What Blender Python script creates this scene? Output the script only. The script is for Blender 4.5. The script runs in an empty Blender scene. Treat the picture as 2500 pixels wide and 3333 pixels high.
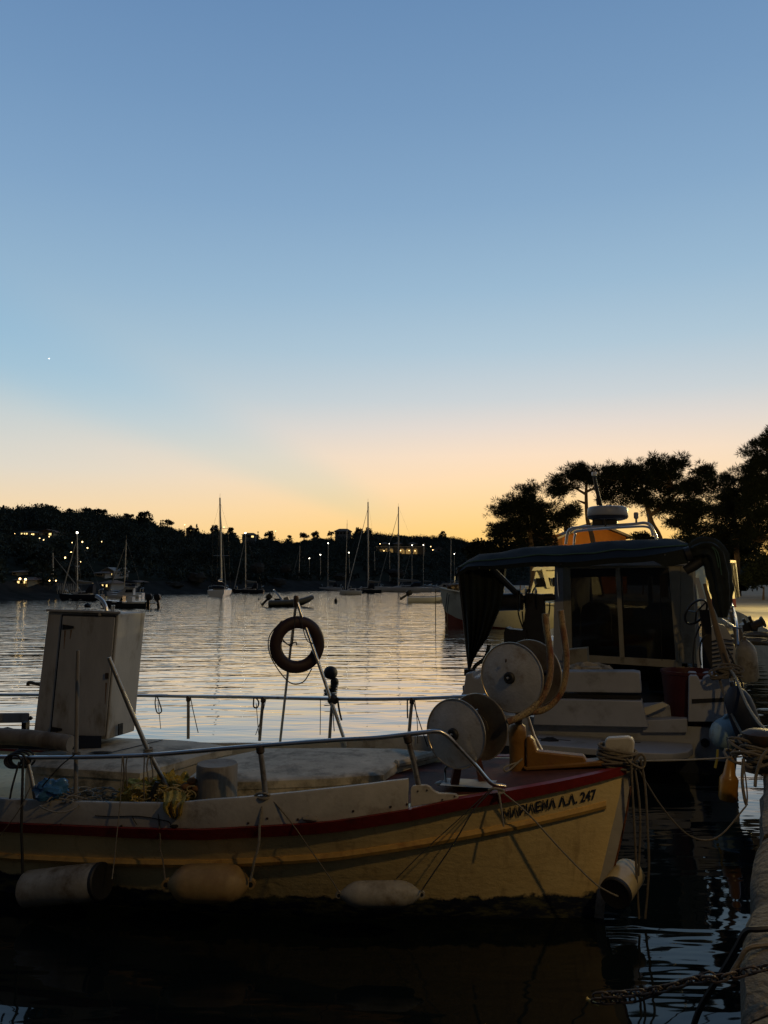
import bpy, bmesh, math, random
import numpy as np
from mathutils import Vector, Matrix, Quaternion, noise

random.seed(7); rng = np.random.default_rng(7)
sc = bpy.context.scene
C = sc.collection

# ------------------------------------------------------------------ camera
EYE = 2.5; PITCH = math.radians(5.1); FOC = 2500.0
cam_d = bpy.data.cameras.new('camera'); cam = bpy.data.objects.new('camera', cam_d); C.objects.link(cam)
cam.location = (0, 0, EYE); cam.rotation_euler = (math.radians(90) + PITCH, 0, 0)
cam_d.sensor_fit = 'HORIZONTAL'; cam_d.sensor_width = 36; cam_d.lens = 36
cam_d.clip_start = .05; cam_d.clip_end = 20000
sc.camera = cam
sc.cycles.use_denoising = True
sc.cycles.max_bounces = 6; sc.cycles.diffuse_bounces = 3; sc.cycles.glossy_bounces = 4
sc.cycles.caustics_reflective = False; sc.cycles.caustics_refractive = False
sc.cycles.sample_clamp_indirect = 4

# ------------------------------------------------------------------ sky
def lin(c):
    out = []
    for v in c:
        v /= 255.0
        out.append(v / 12.92 if v <= .04045 else ((v + .055) / 1.055) ** 2.4)
    return tuple(out)

SUN_AZ = math.radians(13)            # right of the view axis
SUN = Vector((math.sin(SUN_AZ), math.cos(SUN_AZ), 0))
world = bpy.data.worlds.new('World'); sc.world = world; world.use_nodes = True
nt = world.node_tree; nt.nodes.clear(); N = nt.nodes.new; L = nt.links.new
def vmath(op, a=None, b=None):
    n = N('ShaderNodeVectorMath'); n.operation = op
    for i, v in enumerate((a, b)):
        if v is None: continue
        if hasattr(v, 'is_output'): L(v, n.inputs[i])
        else: n.inputs[i].default_value = v
    return n
def smath(op, a=None, b=None, clamp=False):
    n = N('ShaderNodeMath'); n.operation = op; n.use_clamp = clamp
    for i, v in enumerate((a, b)):
        if v is None: continue
        if hasattr(v, 'is_output'): L(v, n.inputs[i])
        else: n.inputs[i].default_value = v
    return n.outputs[0]
def ramp(fac, stops):
    r = N('ShaderNodeValToRGB'); e = r.color_ramp.elements
    r.color_ramp.interpolation = 'EASE' if False else 'LINEAR'
    while len(e) < len(stops): e.new(.5)
    for k, (p, c) in enumerate(stops):
        e[k].position = p; e[k].color = (*lin(c), 1)
    L(fac, r.inputs[0]); return r.outputs[0]
tc = N('ShaderNodeTexCoord')
dirn = vmath('NORMALIZE', tc.outputs['Generated']).outputs[0]
sep = N('ShaderNodeSeparateXYZ'); L(dirn, sep.inputs[0])
zc = smath('MAXIMUM', sep.outputs[2], 0.0)
flat = vmath('MULTIPLY', dirn, (1, 1, 0)).outputs[0]
flat = vmath('NORMALIZE', flat).outputs[0]
dot = vmath('DOT_PRODUCT', flat, tuple(SUN)).outputs['Value']
glow = smath('POWER', smath('MAXIMUM', dot, 0.0), 6.0)
sunward = ramp(zc, [(0, (255, 190, 84)), (.03, (255, 199, 101)), (.06, (255, 207, 125)), (.09, (255, 213, 149)), (.125, (255, 219, 174)),
                    (.16, (248, 221, 193)), (.195, (228, 216, 206)), (.23, (203, 209, 212)), (.29, (175, 198, 213)), (.36, (153, 184, 208)), (.45, (132, 166, 198)),
                    (.54, (116, 151, 188)), (.64, (101, 137, 178)), (.8, (66, 94, 132)), (1, (44, 62, 86))])
side = ramp(zc, [(0, (246, 204, 140)), (.05, (244, 210, 158)), (.09, (236, 214, 182)), (.135, (212, 212, 204)), (.20, (186, 203, 208)), (.25, (166, 193, 208)), (.34, (145, 178, 204)),
                 (.45, (125, 160, 195)), (.54, (111, 147, 186)), (.64, (97, 133, 176)), (.8, (64, 92, 130)), (1, (44, 62, 86))])
anti = ramp(zc, [(0, (40, 38, 38)), (.12, (46, 44, 45)), (.3, (44, 45, 50)), (.6, (42, 50, 62)), (1, (44, 62, 86))])
def mixc(f, a, b):
    m = N('ShaderNodeMix'); m.data_type = 'RGBA'; L(f, m.inputs[0]); L(a, m.inputs[6]); L(b, m.inputs[7]); return m.outputs[2]
west = mixc(glow, side, sunward)
mr = N('ShaderNodeMapRange'); mr.interpolation_type = 'SMOOTHSTEP'; L(dot, mr.inputs[0])
mr.inputs[1].default_value = -.5; mr.inputs[2].default_value = .78
# soft blue shadow ray tinted into the sky colour, up and left from the sunset
SV = Vector((math.sin(SUN_AZ), math.cos(SUN_AZ), -.015)).normalized(); RV = Vector((-.50, .97, .295)).normalized(); RV = (RV - SV * RV.dot(SV)).normalized()
sdot = vmath('DOT_PRODUCT', dirn, tuple(SV)).outputs['Value']
scl = vmath('SCALE', tuple(SV)); L(sdot, scl.inputs['Scale'])
perp = vmath('NORMALIZE', vmath('SUBTRACT', dirn, scl.outputs[0]).outputs[0]).outputs[0]
rdot = vmath('DOT_PRODUCT', perp, tuple(RV)).outputs['Value']
def mrange(v, a, b, c=0., d=1.):
    m = N('ShaderNodeMapRange'); m.interpolation_type = 'SMOOTHSTEP'; L(v, m.inputs[0])
    for k, q in enumerate((a, b, c, d)): m.inputs[k + 1].default_value = q
    return m.outputs[0]
TV = SV.cross(RV); TV = TV if TV.z > 0 else -TV
qdot = vmath('DOT_PRODUCT', perp, tuple(TV)).outputs['Value']
shade = smath('MULTIPLY', smath('MULTIPLY', mrange(qdot, -.10, -.01), mrange(qdot, .15, .02)), smath('MULTIPLY', mrange(sdot, .988, .945), mrange(sdot, .25, .70)))
shade = smath('MULTIPLY', shade, mrange(rdot, .2, .8))
west = mixc(smath('MULTIPLY', shade, .50), west, vmath('MULTIPLY', west, (.72, .93, 1.06)).outputs[0])
skycol = mixc(mr.outputs[0], anti, west)
nish = N('ShaderNodeTexSky'); nish.sky_type = 'NISHITA'; nish.sun_disc = False
nish.sun_elevation = math.radians(-2.0); nish.sun_rotation = SUN_AZ
nsc = vmath('SCALE', nish.outputs[0]); nsc.inputs['Scale'].default_value = .05
addn = vmath('ADD', skycol, nsc.outputs[0])
bg = N('ShaderNodeBackground'); bg.inputs[1].default_value = 1.0; L(addn.outputs[0], bg.inputs[0])
wo = N('ShaderNodeOutputWorld'); L(bg.outputs[0], wo.inputs[0])

# the last afterglow of the sun, low behind the trees
sun_d = bpy.data.lights.new('sun', 'SUN'); sun_d.energy = .25; sun_d.angle = math.radians(12); sun_d.color = (1, .62, .3)
sun = bpy.data.objects.new('sun', sun_d); C.objects.link(sun)
sd = Vector((math.sin(SUN_AZ), math.cos(SUN_AZ), math.tan(math.radians(2.5)))).normalized()
sun.rotation_euler = sd.to_track_quat('Z', 'Y').to_euler()
sun.location = (30, 120, 20)

vs = sc.view_settings
vs.view_transform = 'Standard'; vs.look = 'None'; vs.exposure = 0; vs.gamma = 1; vs.use_curve_mapping = False

# ------------------------------------------------------------------ helpers: rays from the camera used to survey positions
def ray(px, py):
    u = (px - 1250) / FOC; v = (1666.5 - py) / FOC
    return Vector((u, math.cos(PITCH) - v * math.sin(PITCH), math.sin(PITCH) + v * math.cos(PITCH)))
def at(px, py, Y):
    d = ray(px, py); t = Y / d.y; return Vector((d.x * t, Y, EYE + d.z * t))
def onz(px, py, z):
    d = ray(px, py); t = (z - EYE) / d.z; return Vector((0, 0, EYE)) + d * t
def onplane(px, py, p0, nrm):
    d = ray(px, py); o = Vector((0, 0, EYE)); t = (p0 - o).dot(nrm) / d.dot(nrm); return o + d * t
def lerp(a, b, t): return a + (b - a) * t
def interp(x, xs, ys): return float(np.interp(x, xs, ys))
def spline(pts, n=6, closed=False):
    pts = [Vector(p) for p in pts]; out = []; m = len(pts)
    rng_ = range(m if closed else m - 1)
    for i in rng_:
        p1, p2 = pts[i % m], pts[(i + 1) % m]
        p0 = pts[(i - 1) % m] if closed or i > 0 else p1 * 2 - p2
        p3 = pts[(i + 2) % m] if closed or i + 2 < m else p2 * 2 - p1
        for k in range(n):
            t = k / n
            out.append(.5 * ((2 * p1) + (p2 - p0) * t + (2 * p0 - 5 * p1 + 4 * p2 - p3) * t * t + (3 * p1 - p0 - 3 * p2 + p3) * t ** 3))
    if not closed: out.append(pts[-1])
    return out

# ------------------------------------------------------------------ materials
MATS = {}
def pmat(name, col, rough=.55, metal=0., var=.18, scale=5., col2=None, amt=.5, bump=0., bscale=40., spec=.5, stretch=(1, 1, 1), emit=None, es=0., alpha=1., trans=0., ior=1.45, detail=6., coat=0.):
    if name in MATS: return MATS[name]
    m = bpy.data.materials.new(name); m.use_nodes = True; t = m.node_tree; p = t.nodes['Principled BSDF']
    p.inputs['Roughness'].default_value = rough; p.inputs['Metallic'].default_value = metal
    p.inputs['Specular IOR Level'].default_value = spec; p.inputs['IOR'].default_value = ior
    p.inputs['Coat Weight'].default_value = coat
    if trans: p.inputs['Transmission Weight'].default_value = trans
    if alpha < 1: p.inputs['Alpha'].default_value = alpha
    co = t.nodes.new('ShaderNodeTexCoord'); mp = t.nodes.new('ShaderNodeMapping'); mp.inputs['Scale'].default_value = stretch
    t.links.new(co.outputs['Object'], mp.inputs[0])
    n1 = t.nodes.new('ShaderNodeTexNoise'); n1.inputs['Scale'].default_value = scale; n1.inputs['Detail'].default_value = detail; n1.inputs['Roughness'].default_value = .65
    t.links.new(mp.outputs[0], n1.inputs[0])
    mr = t.nodes.new('ShaderNodeMapRange'); mr.inputs[1].default_value = .3; mr.inputs[2].default_value = .7
    mr.inputs[3].default_value = 1 - var; mr.inputs[4].default_value = 1 + var; t.links.new(n1.outputs[0], mr.inputs[0])
    vm = t.nodes.new('ShaderNodeVectorMath'); vm.operation = 'SCALE'; t.links.new(mr.outputs[0], vm.inputs['Scale'])
    vm.inputs[0].default_value = col
    src = vm.outputs[0]
    if col2 is not None:
        n2 = t.nodes.new('ShaderNodeTexNoise'); n2.inputs['Scale'].default_value = scale * .7; n2.inputs['Detail'].default_value = 10; n2.inputs['Roughness'].default_value = .7
        mp2 = t.nodes.new('ShaderNodeMapping'); mp2.inputs['Scale'].default_value = stretch; mp2.inputs['Location'].default_value = (3.1, 7.7, 1.9)
        t.links.new(co.outputs['Object'], mp2.inputs[0]); t.links.new(mp2.outputs[0], n2.inputs[0])
        m2 = t.nodes.new('ShaderNodeMapRange'); m2.inputs[1].default_value = .62 - .25 * amt; m2.inputs[2].default_value = .78 - .25 * amt; t.links.new(n2.outputs[0], m2.inputs[0])
        mx = t.nodes.new('ShaderNodeMix'); mx.data_type = 'RGBA'; t.links.new(m2.outputs[0], mx.inputs[0]); t.links.new(src, mx.inputs[6])
        mx.inputs[7].default_value = (*col2, 1); src = mx.outputs[2]
    t.links.new(src, p.inputs['Base Color'])
    if bump:
        nb = t.nodes.new('ShaderNodeTexNoise'); nb.inputs['Scale'].default_value = bscale; nb.inputs['Detail'].default_value = 8; t.links.new(mp.outputs[0], nb.inputs[0])
        b = t.nodes.new('ShaderNodeBump'); b.inputs['Strength'].default_value = .9; b.inputs['Distance'].default_value = bump
        t.links.new(nb.outputs[0], b.inputs['Height']); t.links.new(b.outputs[0], p.inputs['Normal'])
    if emit:
        p.inputs['Emission Color'].default_value = (*emit, 1); p.inputs['Emission Strength'].default_value = es
    MATS[name] = m; return m

WHITE = pmat('weathered_white_paint', (.40, .38, .33), .6, var=.16, scale=4, col2=(.15, .12, .08), amt=.36, bump=.003, bscale=25)
LOCKER = pmat('locker_white_paint', (.40, .39, .36), .65, var=.14, scale=4, col2=(.19, .16, .11), amt=.36, bump=.002, bscale=30, stretch=(1.5, 1.5, .5))
GRP = pmat('white_gelcoat', (.37, .38, .40), .4, var=.10, scale=2.5, col2=(.20, .20, .18), amt=.3)
RED = pmat('red_rail_paint', (.19, .016, .013), .5, var=.22, scale=9, col2=(.10, .02, .015), amt=.3, bump=.003, bscale=30)
OCHRE = pmat('ochre_strake_paint', (.46, .28, .075), .5, var=.2, scale=8, col2=(.25, .11, .03), amt=.35, bump=.003, bscale=30)
BITT = pmat('ochre_bitt_paint', (.20, .10, .02), .5, var=.22, scale=7, col2=(.2, .09, .03), amt=.4, bump=.006, bscale=22)
DECKRED = pmat('red_brown_deck_paint', (.078, .028, .019), .8, spec=.25, var=.35, scale=6, col2=(.035, .018, .013), amt=.35, bump=.003, bscale=25)
COVER = pmat('grimy_cover_boards', (.44, .39, .30), .85, var=.22, scale=5, col2=(.15, .135, .10), amt=.55, bump=.006, bscale=20, detail=10)
STEEL = pmat('stainless_rail', (.55, .54, .52), .28, metal=1, var=.15, scale=9, col2=(.2, .13, .08), amt=.2)
GALV = pmat('dull_galvanised_tube', (.30, .29, .27), .42, metal=.8, var=.2, scale=14, col2=(.12, .07, .04), amt=.4)
ROPE = pmat('old_rope', (.13, .11, .08), .9, var=.3, scale=40, bump=.004, bscale=160)
ROPEL = pmat('pale_rope', (.21, .19, .15), .9, var=.3, scale=40, bump=.004, bscale=160)
DROPE = pmat('black_rope', (.03, .03, .03), .9, var=.3, scale=40)
BLACK = pmat('black_rubber', (.012, .012, .013), .6, var=.3, scale=8)
BLKMETAL = pmat('black_painted_metal', (.014, .014, .015), .45, var=.3, scale=8)
FENDW = pmat('scuffed_white_fender', (.29, .27, .22), .6, var=.25, scale=7, col2=(.13, .10, .06), amt=.5, bump=.003, bscale=20)
FENDO = pmat('stained_orange_fender', (.30, .20, .08), .55, var=.25, scale=5, col2=(.22, .13, .05), amt=.5, bump=.006, bscale=9)
FENDC = pmat('cream_can_plastic', (.48, .38, .18), .35, var=.15, scale=6, col2=(.3, .2, .08), amt=.35)
FENDB = pmat('pale_blue_fender', (.28, .42, .50), .5, var=.15, scale=5, col2=(.2, .22, .2), amt=.3)
NAVY = pmat('navy_blue_vinyl', (.012, .018, .035), .6, var=.25, scale=6)
RUST = pmat('cracked_rusty_yellow_hose', (.42, .26, .10), .7, var=.3, scale=18, col2=(.13, .035, .012), amt=.75, bump=.006, bscale=40, stretch=(1, 1, .5))
FLANGE = pmat('worn_steel_flange', (.42, .43, .44), .42, metal=.25, var=.16, scale=7, col2=(.22, .17, .12), amt=.34, bump=.003, bscale=50, detail=9)
FLANGEB = pmat('brown_drum_flange', (.17, .14, .10), .45, metal=.4, var=.2, scale=6, col2=(.12, .08, .05), amt=.5)
NET = pmat('yellow_net_twine', (.42, .30, .05), .9, var=.35, scale=30, col2=(.16, .10, .03), amt=.5, bump=.01, bscale=60)
BAG = pmat('blue_plastic_bag', (.05, .17, .34), .35, var=.3, scale=6, bump=.006, bscale=14)
WOODG = pmat('grey_driftwood', (.20, .18, .15), .85, var=.25, scale=5, col2=(.10, .08, .06), amt=.4, bump=.006, bscale=22, stretch=(1, 1, .25))
WOOD = pmat('brown_oar_wood', (.16, .11, .06), .7, var=.25, scale=8, stretch=(1, 1, .2), bump=.002)
LIFE = pmat('faded_red_lifebuoy', (.022, .006, .005), .6, var=.25, scale=6)
CANVAS = pmat('navy_canopy_canvas', (.009, .012, .016), .9, spec=.15, var=.2, scale=4, bump=.02, bscale=2.2)
GREENC = pmat('dark_green_canvas', (.009, .014, .012), .8, var=.35, scale=6, bump=.02, bscale=6)
TEALP = pmat('green_canvas_piping', (.05, .11, .08), .7, var=.2)
CABIN = pmat('beige_cabin_paint', (.27, .25, .19), .55, var=.14, scale=3, col2=(.14, .11, .07), amt=.3)
GLASS = pmat('dark_cabin_glass', (.006, .006, .006), .06, var=.1, spec=.45)
TUB = pmat('dark_red_tub', (.055, .006, .006), .5, var=.2, scale=4)
CONC = pmat('quay_concrete', (.105, .09, .066), .95, var=.4, scale=5, col2=(.07, .06, .042), amt=.6, bump=.05, bscale=16, detail=10)
GROUND = pmat('dusty_quay_ground', (.26, .225, .16), .95, var=.25, scale=.6, col2=(.16, .14, .10), amt=.5, bump=.02, bscale=6)
TINT = pmat('tinted_door_glass', (.008, .008, .008), .05, var=.1, alpha=.80)
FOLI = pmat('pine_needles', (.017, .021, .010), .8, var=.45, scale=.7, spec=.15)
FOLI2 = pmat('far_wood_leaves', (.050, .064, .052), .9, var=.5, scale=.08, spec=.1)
BARK = pmat('pine_bark', (.14, .085, .05), .9, var=.3, scale=6, bump=.03, bscale=9, stretch=(1, 1, .4))
SOIL = pmat('hill_soil', (.035, .036, .027), 1., var=.3, scale=.1, spec=0)
BEACH = pmat('pale_beach', (.038, .037, .034), 1., var=.35, scale=.3, spec=0)
ROCK = pmat('shore_rock', (.075, .072, .065), .95, var=.4, scale=.2, spec=0, bump=.3, bscale=.8)
HOUSEW = pmat('house_white_render', (.26, .25, .23), .9, var=.1, scale=.6)
HOUSEC = pmat('house_cream_render', (.22, .19, .13), .9, var=.1, scale=.6)
ROOF = pmat('house_tile_roof', (.15, .09, .06), .9, var=.2, scale=1.5)
ORANGE = pmat('orange_house_wall', (.62, .22, .035), .9, var=.12, scale=.8)
TRIM = pmat('cream_trim', (.62, .52, .36), .8, var=.1)
LITWIN = pmat('lit_window', (.5, .4, .2), .5, emit=(1, .72, .28), es=1.6)
LAMPW = pmat('lamp_globe_warm', (.9, .8, .6), .4, emit=(1, .66, .26), es=6.5)
LAMPC = pmat('masthead_light', (.9, .9, .9), .4, emit=(1, .90, .70), es=11)
STAR = pmat('evening_star', (1, 1, 1), .5, emit=(1, .98, .92), es=7)
YH_W = pmat('yacht_white_hull', (.80, .80, .79), .3, var=.06, scale=.5)
YH_D = pmat('yacht_dark_hull', (.02, .024, .035), .25, var=.15, scale=.5)
YH_B = pmat('boat_blue_hull', (.03, .07, .20), .35, var=.15, scale=.5)
YDECK = pmat('yacht_deck', (.56, .55, .52), .6, var=.12, scale=1)
MASTM = pmat('mast_alloy', (.48, .45, .40), .4, metal=.6, var=.1)
DARKC = pmat('dark_boat_canvas', (.018, .020, .028), .85, var=.3, scale=1)
SAILC = pmat('pale_sail_cover', (.30, .27, .22), .85, var=.2, scale=1)
REDBOT = pmat('red_antifouling', (.26, .045, .018), .6, var=.2, scale=1.5)
CREAM = pmat('cream_boat_paint', (.62, .58, .44), .5, var=.12, scale=1.2, col2=(.3, .26, .17), amt=.25)
WIRE = pmat('rigging_wire', (.10, .10, .10), .5, metal=.7, var=.1)
IRON = pmat('rusty_iron', (.07, .055, .045), .6, metal=.6, var=.35, scale=20, col2=(.10, .045, .02), amt=.4, bump=.003, bscale=60)
BRASSY = pmat('yellow_shackle', (.5, .36, .10), .45, metal=.5, var=.2)
YPLAST = pmat('amber_plastic_bottle', (.34, .16, .02), .3, var=.2, scale=6, col2=(.3, .12, .02), amt=.4)
INK = pmat('dark_blue_lettering', (.012, .016, .035), .6, var=.2)
CREAMHUT = pmat('cream_hut_panel', (.66, .60, .40), .6, var=.08, scale=1)
GREYCL = pmat('grey_side_curtain', (.22, .20, .16), .85, var=.2, scale=1.4)
CREAMLAMP = pmat('lens_white', (.75, .74, .70), .3, var=.05)

# hull paint: cream topsides with a ragged navy boot-top, weed at the waterline (object z is height above water)
def hull_mat():
    m = bpy.data.materials.new('cream_hull_paint'); m.use_nodes = True; t = m.node_tree; p = t.nodes['Principled BSDF']; p.inputs['Roughness'].default_value = .5
    nn = t.nodes.new; ln = t.links.new
    co = nn('ShaderNodeTexCoord'); sp = nn('ShaderNodeSeparateXYZ'); ln(co.outputs['Object'], sp.inputs[0])
    def noi(scale, st=(1, 1, 1), det=8):
        mp = nn('ShaderNodeMapping'); mp.inputs['Scale'].default_value = st; ln(co.outputs['Object'], mp.inputs[0])
        n = nn('ShaderNodeTexNoise'); n.inputs['Scale'].default_value = scale; n.inputs['Detail'].default_value = det; n.inputs['Roughness'].default_value = .65; ln(mp.outputs[0], n.inputs[0]); return n.outputs[0]
    def mrange(v, a, b, c=0, d=1):
        r = nn('ShaderNodeMapRange'); r.inputs[1].default_value = a; r.inputs[2].default_value = b; r.inputs[3].default_value = c; r.inputs[4].default_value = d; ln(v, r.inputs[0]); return r.outputs[0]
    def mix(f, a, b):
        x = nn('ShaderNodeMix'); x.data_type = 'RGBA'
        ln(f, x.inputs[0])
        for k, v in ((6, a), (7, b)):
            if hasattr(v, 'is_output'): ln(v, x.inputs[k])
            else: x.inputs[k].default_value = (*v, 1)
        return x.outputs[2]
    base = mix(mrange(noi(3.5), .35, .7), (.72, .56, .26), (.64, .48, .21))
    base = mix(mrange(noi(5, (2.5, 2.5, .25)), .54, .74, 0, .6), base, (.30, .20, .09))          # run-off streaks
    base = mix(mrange(noi(28), .66, .72, 0, .6), base, (.16, .11, .06))                       # chips
    edge = nn('ShaderNodeMath'); edge.operation = 'ADD'; ln(sp.outputs[2], edge.inputs[0]); ln(mrange(noi(6), .3, .7, -.035, .035), edge.inputs[1])
    boot = mrange(edge.outputs[0], .185, .165)
    bootc = mix(mrange(noi(7, (1, 1, 3)), .48, .60), (.010, .016, .035), (.10, .10, .05))
    col = mix(boot, base, bootc)
    ln(col, p.inputs['Base Color'])
    b = nn('ShaderNodeBump'); b.inputs['Distance'].default_value = .006; ln(noi(14, (1, 1, 1.6)), b.inputs['Height']); ln(b.outputs[0], p.inputs['Normal'])
    return m
HULLM = hull_mat()
def crackle():
    m = bpy.data.materials.new('cracked_yellow_sleeve'); m.use_nodes = True; t = m.node_tree; p = t.nodes['Principled BSDF']; p.inputs['Roughness'].default_value = .75
    nn = t.nodes.new; ln = t.links.new; co = nn('ShaderNodeTexCoord')
    mp = nn('ShaderNodeMapping'); mp.inputs['Scale'].default_value = (1, 1, .6); ln(co.outputs['Object'], mp.inputs[0])
    n0 = nn('ShaderNodeTexNoise'); n0.inputs['Scale'].default_value = 9; n0.inputs['Detail'].default_value = 6; ln(mp.outputs[0], n0.inputs[0])
    vo = nn('ShaderNodeTexVoronoi'); vo.feature = 'DISTANCE_TO_EDGE'; vo.inputs['Scale'].default_value = 62; ln(mp.outputs[0], vo.inputs['Vector'])
    r1 = nn('ShaderNodeMapRange'); r1.inputs[1].default_value = .01; r1.inputs[2].default_value = .06; ln(vo.outputs['Distance'], r1.inputs[0])
    r2 = nn('ShaderNodeMapRange'); r2.inputs[1].default_value = .44; r2.inputs[2].default_value = .62; ln(n0.outputs[0], r2.inputs[0])
    a = nn('ShaderNodeMix'); a.data_type = 'RGBA'; a.inputs[6].default_value = (.30, .23, .12, 1); a.inputs[7].default_value = (.15, .045, .018, 1); ln(r2.outputs[0], a.inputs[0])
    b = nn('ShaderNodeMix'); b.data_type = 'RGBA'; b.inputs[6].default_value = (.09, .035, .018, 1); ln(a.outputs[2], b.inputs[7]); ln(r1.outputs[0], b.inputs[0]); ln(b.outputs[2], p.inputs['Base Color'])
    bp = nn('ShaderNodeBump'); bp.inputs['Distance'].default_value = .004; ln(r1.outputs[0], bp.inputs['Height']); ln(bp.outputs[0], p.inputs['Normal'])
    return m
CRACK = crackle()

# water
def water_mat():
    m = bpy.data.materials.new('harbour_water'); m.use_nodes = True; t = m.node_tree; p = t.nodes['Principled BSDF']
    p.inputs['Base Color'].default_value = (.004, .007, .007, 1); p.inputs['Roughness'].default_value = .03; p.inputs['IOR'].default_value = 1.33
    nn = t.nodes.new; ln = t.links.new
    co = nn('ShaderNodeTexCoord')
    def noi(scale, st, det, rough=.5, dist=0., rot=0):
        mp = nn('ShaderNodeMapping'); mp.inputs['Scale'].default_value = st; mp.inputs['Rotation'].default_value = (0, 0, rot); ln(co.outputs['Object'], mp.inputs[0])
        n = nn('ShaderNodeTexNoise'); n.inputs['Scale'].default_value = scale; n.inputs['Detail'].default_value = det; n.inputs['Roughness'].default_value = rough; n.inputs['Distortion'].default_value = dist; ln(mp.outputs[0], n.inputs[0]); return n.outputs[0]
    a = noi(1.0, (.50, 1.7, 1), 3.0, .5, .3, .06); b = noi(.22, (.6, 1.3, 1), 1, .5, 0, -.15); c = noi(3.2, (.6, 1.5, 1), 1.5, .5, .2, .1)
    # wind patches: calmer close in, rougher out in the bay
    sp = nn('ShaderNodeSeparateXYZ'); ln(co.outputs['Object'], sp.inputs[0])
    far = nn('ShaderNodeMapRange'); far.inputs[1].default_value = 10; far.inputs[2].default_value = 38; far.inputs[3].default_value = .30; far.inputs[4].default_value = 1.0; ln(sp.outputs[1], far.inputs[0])
    def mul(x, k):
        q = nn('ShaderNodeMath'); q.operation = 'MULTIPLY'; ln(x, q.inputs[0])
        if hasattr(k, 'is_output'): ln(k, q.inputs[1])
        else: q.inputs[1].default_value = k
        return q.outputs[0]
    def add(x, y):
        q = nn('ShaderNodeMath'); q.operation = 'ADD'; ln(x, q.inputs[0]); ln(y, q.inputs[1]); return q.outputs[0]
    h = add(add(mul(mul(a, .072), far.outputs[0]), mul(b, .042)), mul(mul(c, .008), far.outputs[0]))
    bp = nn('ShaderNodeBump'); bp.inputs['Strength'].default_value = 1; bp.inputs['Distance'].default_value = 1.0; ln(h, bp.inputs['Height']); ln(bp.outputs[0], p.inputs['Normal'])
    far_sheen = nn('ShaderNodeMapRange'); far_sheen.inputs[1].default_value = 7; far_sheen.inputs[2].default_value = 13; ln(sp.outputs[1], far_sheen.inputs[0]); ln(far_sheen.outputs[0], p.inputs['Coat Weight']); p.inputs['Coat IOR'].default_value = 2.0; p.inputs['Coat Roughness'].default_value = .02; ln(bp.outputs[0], p.inputs['Coat Normal'])  # added coat brightens reflections out in the bay; none on the near water
    return m
WATER = water_mat()

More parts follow.
